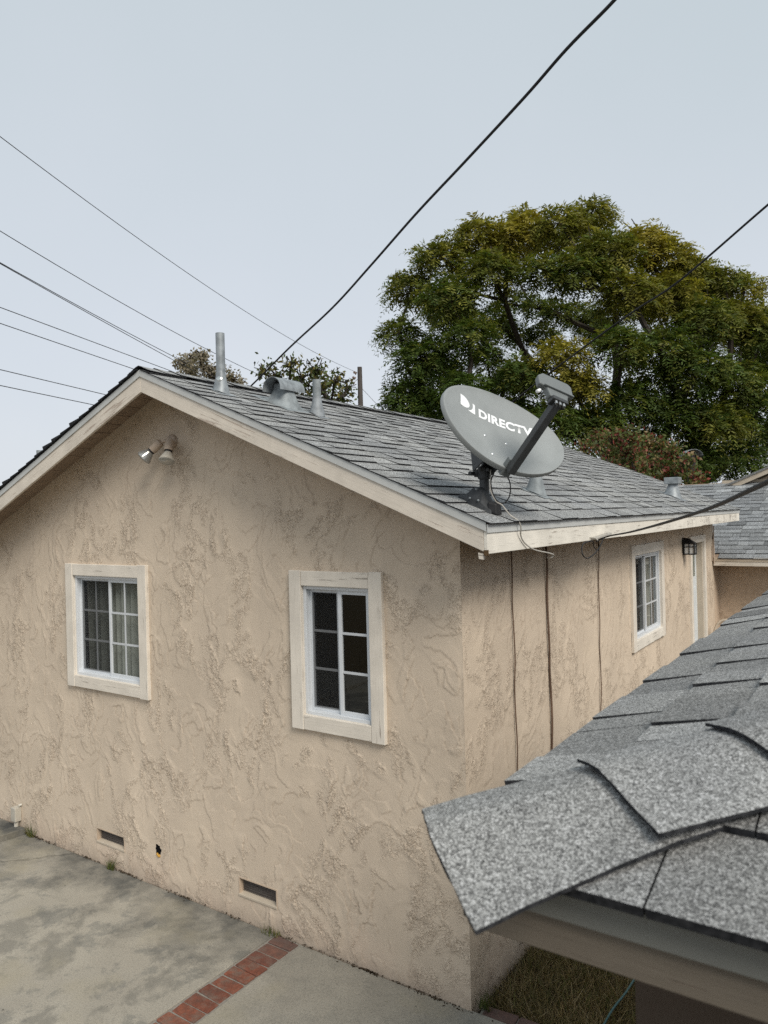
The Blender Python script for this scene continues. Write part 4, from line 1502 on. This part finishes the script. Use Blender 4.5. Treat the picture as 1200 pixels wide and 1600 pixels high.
rf.hexa([(lx - .09, ly - .085, lz + .038), (lx + .085, ly - .085, lz + .038), (lx - .09, ly + .085, lz + .038), (lx + .085, ly + .085, lz + .038),
         (lx - .10, ly - .03, lz + .125), (lx - .02, ly - .03, lz + .115), (lx - .10, ly + .03, lz + .125), (lx - .02, ly + .03, lz + .115)])
rf.build('lantern_roof', 'lantern_black', la, bevel=.003)

for ch in la.children:                       # a small fixture: scaled about its back plate
    for v in ch.data.vertices:
        v.co = Vector((0, ly, lz)) + (v.co - Vector((0, ly, lz))) * .86

# ---- handrail at the door step
hr = MB()
hr.tube(smooth_path([(.09, 7.05, .40), (.09, 7.06, 1.15), (.095, 7.08, 1.27), (.13, 7.10, 1.36), (.20, 7.12, 1.41), (.36, 7.14, 1.42), (.95, 7.16, 1.40)], 6), .018, 10)
hr.tube([(.95, 7.16, 1.40), (.95, 7.16, .40)], .018, 10)
tag(hr.build('handrail', 'handrail_paint', None, True), 'tan bent pipe handrail beside the side door', 'handrail')

# ---- conduit box at the foot of the gable wall
cb = empty('conduit_box', (-4.93, -.03, 0))
tag(cb, 'small cream junction box with conduit at the wall foot', 'junction box')
MB().box(-4.985, -4.905, -.065, .0, .10, .235).build('box', 'bulb_shell', cb, bevel=.006)
MB().tube([(-4.94, -.035, .10), (-4.94, -.035, .04), (-4.95, -.06, -.0), (-4.965, -.10, -.012)], .022, 10).build('conduit', 'bulb_shell', cb, True)
MB().tube([(-4.915, -.02, .235), (-4.905, -.02, .255), (-4.895, .0, .258)], .012, 8).build('connector', 'bulb_shell', cb, True)

# ================================================================== TREES
# lobes of foliage: x, y, z, radius, share of yellow (or red) leaves
BIG = [
    (-9.9, 15.4, 9.8, 0.75, 0.2), (-10.0, 14.9, 8.4, 0.58, 0.1), (-9.1, 14.7, 7.5, 0.9, 0), (-9.7, 14.8, 6.4, 0.8, 0), (-8.9, 15.6, 10.6, 0.81, 0.25),
    (-8.1, 16.4, 11.3, 0.82, 0.45), (-7.0, 16.6, 11.1, 0.73, 0.7), (-8.2, 14.8, 9.1, 0.88, 0.1), (-7.3, 15.7, 9.9, 0.85, 0.2), (-6.6, 16.9, 11.5, 0.42, 0.8),
    (-5.6, 16.8, 11.2, 0.67, 0.35), (-5.0, 17.9, 11.7, 0.65, 0.3), (-4.4, 16.9, 10.1, 0.94, 0.25), (-3.7, 18.0, 10.5, 0.85, 0.8), (-3.0, 18.5, 10.2, 0.67, 0.6),
    (-2.5, 19.3, 9.8, 0.71, 0.3), (-1.8, 19.7, 9.5, 0.6, 0.2), (-1.3, 20.4, 9.4, 0.49, 0.6), (-1.5, 19.7, 8.4, 0.78, 0.4), (-0.9, 20.4, 7.8, 0.75, 0.1),
    (-2.1, 18.5, 8.2, 0.9, 0.2), (-3.1, 18.3, 9.0, 0.95, 0.5), (-3.7, 16.8, 8.9, 0.81, 0.4), (-5.0, 16.4, 9.6, 0.83, 0.15), (-5.9, 16.1, 9.7, 0.62, 0.1),
    (-9.2, 15.2, 5.9, 1.05, 0), (-7.6, 14.5, 6.4, 0.75, 0), (-7.6, 14.8, 7.9, 0.76, 0.05), (-6.1, 15.0, 6.7, 0.6, 0.1), (-5.1, 15.3, 7.1, 0.69, 0.75),
    (-4.8, 15.8, 6.3, 0.66, 0.7), (-3.8, 16.1, 7.3, 0.72, 0.1), (-3.1, 17.5, 7.3, 1.0, 0.1), (-2.3, 18.0, 6.7, 1.0, 0.1), (-1.6, 19.4, 6.5, 0.96, 0.15),
    (-1.1, 20.4, 5.8, 0.87, 0.1), (-2.0, 18.9, 5.3, 0.92, 0.35), (-3.0, 18.3, 5.6, 1.03, 0.05), (-3.9, 17.3, 6.0, 0.9, 0.05), (-4.8, 16.7, 5.3, 0.94, 0.1),
    (-5.5, 15.3, 5.4, 0.8, 0.1), (-6.6, 15.4, 5.6, 0.83, 0.05), (-7.6, 15.1, 5.3, 0.84, 0), (-3.8, 17.8, 4.6, 0.84, 0), (-2.7, 19.1, 4.3, 0.86, 0.05),
    (-1.7, 20.9, 4.4, 0.9, 0.05), (-0.6, 21.5, 6.9, 0.82, 0.1), (-0.7, 23.2, 5.2, 0.95, 0), (-0.4, 23.0, 8.9, 0.82, 0.2), (-11.0, 18.8, 7.9, 0.98, 0.0),
    (-9.0, 20.0, 12.0, 0.77, 0.35), (-10.8, 19.5, 10.1, 0.99, 0.05), (-8.2, 20.2, 13.1, 0.44, 0.4), (-7.8, 21.3, 12.5, 0.74, 0.175), (-6.3, 21.0, 12.5, 0.67, 0.15),
    (-5.8, 22.0, 12.0, 1.05, 0.125), (-4.6, 23.0, 11.4, 0.93, 0.4), (-4.4, 23.9, 12.2, 0.75, 0.3), (-3.6, 23.2, 11.0, 0.76, 0.15), (-2.9, 23.6, 10.2, 0.64, 0.1),
    (-1.9, 25.5, 9.5, 0.87, 0.2), (-1.4, 24.9, 8.3, 0.8, 0.05), (-2.9, 25.0, 9.4, 1.04, 0.1), (-4.7, 24.1, 10.6, 1.09, 0.25), (-5.6, 23.4, 10.9, 0.96, 0.2),
    (-7.6, 21.9, 11.2, 0.96, 0.075), (-7.7, 20.9, 11.0, 0.69, 0.05), (-10.8, 18.4, 5.9, 1.1, 0.0), (-9.3, 21.9, 7.9, 0.73, 0.05), (-7.3, 22.2, 7.3, 0.8, 0.35),
    (-6.0, 23.0, 8.3, 0.88, 0.05), (-3.9, 24.7, 7.9, 1.18, 0.05), (-2.7, 24.2, 7.1, 1.05, 0.075), (-1.7, 24.0, 6.2, 0.9, 0.05), (-2.6, 24.5, 5.9, 1.02, 0.175),
    (-4.0, 24.5, 6.1, 1.17, 0.025), (-7.6, 21.5, 5.7, 0.95, 0.05), (-10.0, 20.2, 5.4, 0.96, 0.0), (-5.3, 22.5, 4.5, 0.93, 0.0), (-3.7, 23.4, 4.4, 0.92, 0.025),
]
SHRUB = [(-2.56, 9.69, 4.07, 0.19, 0.4), (-2.56, 10.43, 4.3, 0.21, 0.5), (-2.02, 9.69, 4.21, 0.22, 0.7), (-1.73, 9.67, 4.21, 0.22, 0.6), (-1.82, 10.98, 4.21, 0.24, 0.8), (-1.57, 11.05, 4.08, 0.24, 0.5), (-1.38, 11.34, 3.99, 0.24, 0.5), (-1.02, 10.78, 3.75, 0.22, 0.4), (-0.98, 11.56, 3.52, 0.17, 0.9), (-2.42, 10.54, 3.98, 0.27, 0.4), (-1.81, 9.93, 3.91, 0.29, 0.5), (-1.64, 10.81, 3.7, 0.29, 0.5), (-1.36, 11.13, 3.57, 0.27, 0.5), (-0.96, 11.15, 3.31, 0.19, 0.9), (-2.17, 10.12, 3.64, 0.27, 0.4), (-1.7, 10.11, 3.44, 0.27, 0.4)]
LOQ = [(-9.51, 8.42, 6.28, 0.18, 0.3), (-9.17, 8.47, 6.1, 0.21, 0.4), (-8.74, 8.49, 6.34, 0.18, 0.5), (-9.05, 9.16, 6.11, 0.23, 0.4), (-8.51, 9.02, 6.24, 0.22, 0.5), (-8.82, 9.69, 6.0, 0.26, 0.5), (-7.91, 9.02, 5.95, 0.18, 0.4), (-8.54, 10.05, 5.79, 0.23, 0.5), (-9.34, 9.14, 5.92, 0.26, 0.5), (-9.93, 9.13, 5.98, 0.21, 0.3), (-8.4, 10.13, 6.01, 0.12, 0.3), (-9.22, 9.57, 5.73, 0.29, 0.5), (-8.51, 9.52, 5.5, 0.26, 0.5)]
EUC = [(-32.03, 25.43, 12.09, 0.62, 0), (-33.26, 27.25, 12.85, 0.62, 0), (-31.45, 26.4, 12.62, 0.54, 0), (-31.54, 26.81, 11.97, 0.62, 0), (-33.09, 27.07, 12.01, 0.7, 0), (-31.32, 27.78, 11.97, 0.54, 0), (-30.6, 27.87, 11.42, 0.54, 0), (-31.27, 29.32, 11.38, 0.47, 0), (-31.85, 27.73, 11.48, 0.62, 0)]


def grow_branches(base, fork, lobes, r0, twigs, seed, sway=.12, lift=.3):
    """trunk and limbs as one tapered skeleton reaching every lobe; returns mesh builder and twig tips"""
    rr = random.Random(seed)
    P, par = [Vector(base)], [-1]
    b, f_ = Vector(base), Vector(fork)
    for i in range(1, 6):
        t = i / 5
        P.append(b.lerp(f_, t) + Vector((rr.uniform(-1, 1), rr.uniform(-1, 1), 0)) * r0 * .35); par.append(len(P) - 2)
    order = sorted(lobes, key=lambda l: (Vector(l[:3]) - f_).length)
    tips = []
    plen = [0.0] * len(P)
    for l in order:
        c = Vector(l[:3])
        best, bc = None, 1e9
        for i in range(4, len(P)):
            d = c - P[i]
            cost = d.length * (1 + (.7 if P[i].z > c.z - .25 else 0)) + .62 * plen[i]
            if cost < bc: best, bc = i, cost
        a = P[best]
        n = max(2, int((c - a).length / .7))
        k = best
        for j in range(1, n + 1):
            t = j / n
            q = a.lerp(c, t) + Vector((0, 0, 1)) * (-lift * (c - a).length * .18 * math.sin(math.pi * t))
            q += Vector((rr.uniform(-1, 1), rr.uniform(-1, 1), rr.uniform(-1, 1))) * sway * (1 - t * .4)
            plen.append(plen[k] + (q - P[k]).length)
            P.append(q); par.append(k); k = len(P) - 1
        for _ in range(twigs):
            d = Vector((rr.gauss(0, 1), rr.gauss(0, 1), rr.gauss(.45, .8))).normalized() * l[3] * rr.uniform(.65, 1.02)
            m1 = c + d * .5 + Vector((rr.uniform(-1, 1), rr.uniform(-1, 1), rr.uniform(-1, 1))) * l[3] * .12
            plen += [plen[k] + 99, plen[k] + 99]
            P.append(m1); par.append(k); k1 = len(P) - 1
            P.append(c + d); par.append(k1)
            tips.append((c + d, d.normalized(), l))
    n = len(P)
    cnt = [0] * n
    kids_ = [0] * n
    for i in range(n):
        if par[i] >= 0: kids_[par[i]] += 1
    for i in range(n - 1, 0, -1):
        if kids_[i] == 0: cnt[i] += 1
        cnt[par[i]] += cnt[i]
    tot = max(1, cnt[0])
    mb = MB()
    rad = [max(.006, r0 * (c / tot) ** .48) for c in cnt]
    for i in range(1, n):
        a, b2 = P[par[i]], P[i]
        ra = min(rad[par[i]], rad[i] * 1.5) if par[i] > 4 else rad[par[i]]
        mb.tube([a, b2], [ra, rad[i]], 6 if rad[i] > .03 else 4, False)
    return mb, tips


def fronds(pos, dirs, length, npair, leaflet, width, col, seed, droop=.55):
    """feathery compound leaves: rachis with paired leaflets, every leaflet its own face"""
    r2 = np.random.default_rng(seed)
    N = len(pos)
    d = dirs / np.linalg.norm(dirs, axis=1, keepdims=True)
    up = np.array([0, 0, 1.0])
    s = np.cross(d, up)
    s /= np.linalg.norm(s, axis=1, keepdims=True) + 1e-6
    roll = r2.normal(0, .45, N)[:, None]
    nrm = np.cross(s, d)
    s = s * np.cos(roll) + nrm * np.sin(roll)
    V, C = [], []
    L = length * r2.uniform(.7, 1.25, N)[:, None]
    for j in range(npair):
        t = (j + .6) / npair
        p = pos + d * L * t - up * droop * L * t * t
        prof = (.55 + .45 * math.sin(math.pi * min(1, t * .9 + .12)))
        tang = d - up * 2 * droop * t
        tang /= np.linalg.norm(tang, axis=1, keepdims=True)
        for sd in (-1, 1):
            ld = s * sd * .85 + tang * .55 + r2.normal(0, .16, (N, 3)) - up * .12
            ld /= np.linalg.norm(ld, axis=1, keepdims=True)
            wv = np.cross(ld, np.cross(s, tang))
            wv = tang * .8 + r2.normal(0, .25, (N, 3))
            ll = leaflet * prof * r2.uniform(.8, 1.2, (N, 1))
            ww = width * prof
            V.append(np.stack([p, p + ld * ll * .5 + wv * ww * .5, p + ld * ll, p + ld * ll * .5 - wv * ww * .5], 1))
            C.append(np.repeat((col * r2.uniform(.8, 1.2, (N, 1)))[:, None, :], 4, 1))
    V = np.concatenate(V).reshape(-1, 3)
    C = np.concatenate(C).reshape(-1, 3)
    F = np.arange(len(V)).reshape(-1, 4)
    return V, F, np.concatenate([C, np.ones((len(C), 1))], 1)


def single_leaves(pos, size, aspect, col, seed, hang=.3):
    r2 = np.random.default_rng(seed)
    N = len(pos)
    ld = r2.normal(0, 1, (N, 3)); ld[:, 2] -= hang
    ld /= np.linalg.norm(ld, axis=1, keepdims=True)
    w = np.cross(ld, r2.normal(0, 1, (N, 3)))
    w /= np.linalg.norm(w, axis=1, keepdims=True) + 1e-6
    ll = size * r2.uniform(.6, 1.25, (N, 1))
    V = np.stack([pos, pos + ld * ll * .45 + w * ll * aspect * .5, pos + ld * ll, pos + ld * ll * .45 - w * ll * aspect * .5], 1).reshape(-1, 3)
    C = np.repeat((col * r2.uniform(.75, 1.25, (N, 1)))[:, None, :], 4, 1).reshape(-1, 3)
    return V, np.arange(len(V)).reshape(-1, 4), np.concatenate([C, np.ones((len(C), 1))], 1)


def tree(name, label, base, mb, V, F, C, cat='tree'):
    t = empty(name, base)
    tag(t, label, cat)
    mb.build('trunk', 'bark', t, True)
    me = np_mesh('crown', V, F, {'col': ('FLOAT_COLOR', 'POINT', C)})
    kid(new_obj('crown', me, 'leaf'), t)
    return t


def lobe_points(lobes, per_m2, seed, shell=(.45, 1.0), flat=.8, upbias=.35):
    r2 = np.random.default_rng(seed)
    pos, dirs, yel = [], [], []
    for l in lobes:
        n = max(6, int(per_m2 * l[3] ** 2))
        d = r2.normal(0, 1, (n, 3)); d[:, 2] += upbias
        d /= np.linalg.norm(d, axis=1, keepdims=True)
        r_ = l[3] * r2.uniform(shell[0], shell[1], (n, 1)) * (1 + .25 * r2.normal(0, 1, (n, 1)) * .5)
        p = np.array(l[:3]) + d * r_ * np.array([1, 1, flat])
        pos.append(p)
        dd = d.copy(); dd[:, 2] = dd[:, 2] * .5 + .15
        dd += r2.normal(0, .35, (n, 3))
        dirs.append(dd)
        yel.append(np.full(n, l[4]) + r2.normal(0, .16, n))
    return np.concatenate(pos), np.concatenate(dirs), np.concatenate(yel)


def mixcol(y, c0, c1, seed):
    r2 = np.random.default_rng(seed)
    y = np.clip(y, 0, 1)[:, None]
    c = np.array(c0) * (1 - y) + np.array(c1) * y
    return c * r2.uniform(.7, 1.35, (len(y), 1))


# --- big feathery tree
_rt = random.Random(4)
BIG = BIG[:49] + [l for l in BIG[49:] if _rt.random() < .6]        # thin the far side so sky shows through
BIG += [(-8.9, 20.4, 10.4, 0.5, 0.05), (-8.0, 20.6, 10.1, 0.49, 0.05), (-7.0, 20.1, 9.6, 0.52, 0.05), (-7.4, 23.4, 10.3, 0.63, 0.05), (-8.3, 18.7, 9.0, 0.42, 0.05), (-8.0, 21.3, 9.3, 0.46, 0.05), (-7.1, 23.8, 9.9, 0.63, 0.05), (-8.7, 18.7, 9.4, 0.51, 0.05), (-8.7, 21.0, 9.2, 0.46, 0.05), (-6.3, 22.9, 9.4, 0.56, 0.05), (-5.3, 20.8, 9.5, 0.64, 0.05), (-9.5, 19.6, 8.3, 0.67, 0.05), (-9.5, 21.2, 7.7, 0.71, 0.05), (-8.1, 20.9, 7.5, 0.59, 0.05)]      # loose sprays in the open heart of the crown
mb, tips = grow_branches((-5.3, 20.2, -.1), (-5.3, 20.0, 3.0), BIG, .34, 7, 5, .16, .5)
mb2_rr = random.Random(2)
pos, dirs, yel = lobe_points([(l[0], l[1], l[2], l[3] * .86, l[4]) for l in BIG], 720, 11, (.35, 1.0), .66)
col = mixcol(yel * .85 + .04 + np.clip((pos[:, 2] - 8.5) * .035, -.1, .18), (.062, .100, .020), (.33, .27, .04), 12)
V, F, C = fronds(pos, dirs, .50, 6, .18, .070, col, 13)
tree('feathery_tree', 'huge feathery leaved tree with yellowing top behind the dish', (-5.3, 20.2, 0), mb, V, F, C)

# --- red and green shrub behind the roof
mb, tips = grow_branches((-1.75, 10.6, 0), (-1.75, 10.6, 2.6), SHRUB, .06, 5, 8, .03, .2)
pos, dirs, yel = lobe_points(SHRUB, 6500, 21, (.1, 1.2), 1.05, .5)
r2 = np.random.default_rng(22)
red = r2.random(len(pos)) < (yel * .5)
col = np.where(red[:, None], np.array([.21, .055, .045]), np.array([.105, .13, .045])) * r2.uniform(.6, 1.4, (len(pos), 1))
brown = r2.random(len(pos)) < .22
col[brown] = np.array([.23, .165, .08])
V, F, C = single_leaves(pos, .085, .55, col, 23, -.25)
tree('shrub', 'red and green leafed shrub behind far end of the roof', (-1.75, 10.6, 0), mb, V, F, C, 'shrub')

# --- sparse tree by the pole
mb, tips = grow_branches((-9.0, 9.3, 0), (-9.0, 9.3, 4.2), [(l[0], l[1], l[2], l[3] * 1.7, l[4]) for l in LOQ], .10, 9, 18, .05, .2)
pos, dirs, yel = lobe_points(LOQ, 2300, 31, (.1, 1.65), 1.25, .4)
r2 = np.random.default_rng(32)
col = np.where((r2.random(len(pos)) < .35)[:, None], np.array([.20, .17, .05]), np.array([.085, .11, .035])) * r2.uniform(.5, 1.4, (len(pos), 1))
dk = r2.random(len(pos)) < .12
col[dk] = np.array([.03, .03, .025])
V, F, C = single_leaves(pos, .135, .5, col, 33, .6)
tree('sparse_tree', 'sparse twiggy tree with loose leaves behind the hood vent', (-9.0, 9.3, 0), mb, V, F, C)

# --- distant brownish tree
mb, tips = grow_branches((-32.2, 27.3, 0), (-32.2, 27.3, 8), EUC, .30, 6, 28, .2, .2)
pos, dirs, yel = lobe_points(EUC, 900, 41, (.1, 1.1), .9, .1)
r2 = np.random.default_rng(42)
col = np.array([.27, .235, .18]) * r2.uniform(.6, 1.3, (len(pos), 1))  # leaf colour paled to stand in for distance haze
V, F, C = single_leaves(pos, .22, .5, col, 43, .8)
tree('distant_tree', 'distant brownish tree behind the tall vent pipe', (-32.2, 27.3, 0), mb, V, F, C)

# --- flue with rain hood among the shrub
fl2 = empty('flue_pipe', (-1.29, 12.5, 0))
tag(fl2, 'metal flue with curved rain hood rising out of the red shrub', 'flue')
MB().tube([(-1.29, 12.5, -.05), (-1.29, 12.5, 4.05)], .085, 14).build('pipe', 'rubber_black', fl2, True)
b = MB()
vs, fs = [], []
for y_ in (-.16, .16):
    for j in range(13):
        a = math.pi * j / 12
        vs.append((-1.29 + math.cos(a) * .19 * CR.x + y_ * CF.x, 12.5 + math.cos(a) * .19 * CR.y + y_ * CF.y, 4.02 + math.sin(a) * .15))
for j in range(12):
    fs.append((j, j + 1, j + 14, j + 13))
hood_o = b.add(vs, fs).build('rain_hood', 'galvanized', fl2, True)
sol = hood_o.modifiers.new('solidify', 'SOLIDIFY'); sol.thickness = .006

# ================================================================== LAWN, WEEDS, LITTER
r2 = np.random.default_rng(77)


def blades(n, area, hmin, hmax, wid, cols, seed, lean=.6, mask=None):
    r3 = np.random.default_rng(seed)
    x = r3.uniform(area[0], area[1], n); y = r3.uniform(area[2], area[3], n)
    if mask is not None:
        k_ = mask(x, y)
        x, y = x[k_], y[k_]
    n = len(x)
    h = r3.uniform(hmin, hmax, n)
    a = r3.uniform(0, 2 * np.pi, n)
    ln = h * r3.uniform(.1, lean, n)
    b_ = r3.uniform(0, 2 * np.pi, n)
    w = wid * r3.uniform(.6, 1.4, n)
    z0 = np.full(n, -.066)
    p0 = np.stack([x - np.cos(b_) * w, y - np.sin(b_) * w, z0], 1)
    p1 = np.stack([x + np.cos(b_) * w, y + np.sin(b_) * w, z0], 1)
    t0 = np.stack([x + np.cos(a) * ln + np.cos(b_) * w * .2, y + np.sin(a) * ln + np.sin(b_) * w * .2, z0 + h], 1)
    t1 = np.stack([x + np.cos(a) * ln - np.cos(b_) * w * .2, y + np.sin(a) * ln - np.sin(b_) * w * .2, z0 + h], 1)
    V_ = np.stack([p0, p1, t0, t1], 1).reshape(-1, 3)
    pick = r3.integers(0, len(cols), n)
    pn = gnoise(x * 4, y * 4, 90)
    c_ = np.array(cols)[pick] * r3.uniform(.6, 1.4, (n, 1))
    gr = np.clip(.5 + pn * 1.6, 0, 1)[:, None]
    c_ = c_ * (1 - gr * .3) + np.array([.085, .10, .03]) * gr * .3
    C_ = np.repeat(np.concatenate([c_, np.ones((n, 1))], 1)[:, None, :], 4, 1).reshape(-1, 4)
    return V_, np.arange(len(V_)).reshape(-1, 4), C_


cols = [(.34, .25, .13), (.25, .18, .09), (.14, .14, .045), (.20, .145, .07), (.40, .32, .19)]
V, F, C = blades(42000, (.02, 1.9, .14, 3.6), .05, .105, .0028, cols, 5, 1.6, lambda x, y: y > .13 + .04 * x)
o = new_obj('lawn', np_mesh('lawn', V, F, {'col': ('FLOAT_COLOR', 'POINT', C)}), 'grass_blade')
tag(o, 'patchy dry lawn along the side wall', 'grass', kind='stuff')


def weed(label, x, y, n, h, spread):
    V, F, C = blades(n, (x - spread, x + spread, y - spread * .4, y + spread * .4), h * .5, h, .0028, [(.09, .11, .03), (.16, .15, .05), (.06, .09, .03)], int(abs(x) * 100), .8)
    V[:, 2] += .066
    tag(new_obj('weed_tuft', np_mesh('weed_tuft', V, F, {'col': ('FLOAT_COLOR', 'POINT', C)}), 'grass_blade'), label, 'weed')


weed('weed tuft beside the junction box', -4.70, -.03, 45, .14, .05)
weed('weed tuft under the left crawl vent', -3.46, -.03, 55, .10, .045)
weed('weed tuft at the top of the brick strip', -1.60, -.03, 60, .06, .08)
weed('weed tuft at the house corner by the lawn', .06, .06, 40, .12, .04)
# leaf litter and grit in the joint between slab and wall
r2 = np.random.default_rng(55)
n = 650
x = np.concatenate([r2.choice(r2.uniform(-4.9, -.05, 16), 430) + r2.normal(0, .10, 430), r2.normal(-4.80, .09, 90), r2.normal(-.75, .05, 60), r2.normal(-3.3, .08, 30), r2.normal(-.3, .15, 40)])
y = -.004 - np.abs(r2.normal(0, .012, n))
pos = np.stack([x, y, np.full(n, .006)], 1)
V, F, C = single_leaves(pos, .024, .5, np.tile(np.array([.055, .038, .022]), (n, 1)), 56, .05)
V[:, 2] = np.maximum(V[:, 2] * .5, .006)
tag(new_obj('leaf_litter', np_mesh('leaf_litter', V, F, {'col': ('FLOAT_COLOR', 'POINT', C)}), 'leaf'), 'dry leaf litter along the wall foot', 'litter', kind='stuff')
n = 70
pos = np.stack([r2.uniform(-4.5, .3, n), r2.uniform(-2.6, -.1, n), np.full(n, .008)], 1)
V, F, C = single_leaves(pos, .012, .8, np.tile(np.array([.6, .58, .5]), (n, 1)) * r2.choice([.12, 1.0], (n, 1)), 58, 0)
V[:, 2] = .007 + (V[:, 2] - .008) * .15 + .002
tag(new_obj('grit', np_mesh('grit', V, F, {'col': ('FLOAT_COLOR', 'POINT', C)}), 'leaf'), 'scattered pale flecks on the concrete', 'grit', kind='stuff')
tag(MB().tube(smooth_path([(.70, .20, .005), (.715, .42, .03), (.735, .62, .03), (.75, .9, .03), (.80, 1.5, .03), (1.0, 2.3, .03)], 6), .0065, 8).build('garden_hose', 'hose_teal', None, True), 'thin teal garden hose lying on the lawn', 'hose')
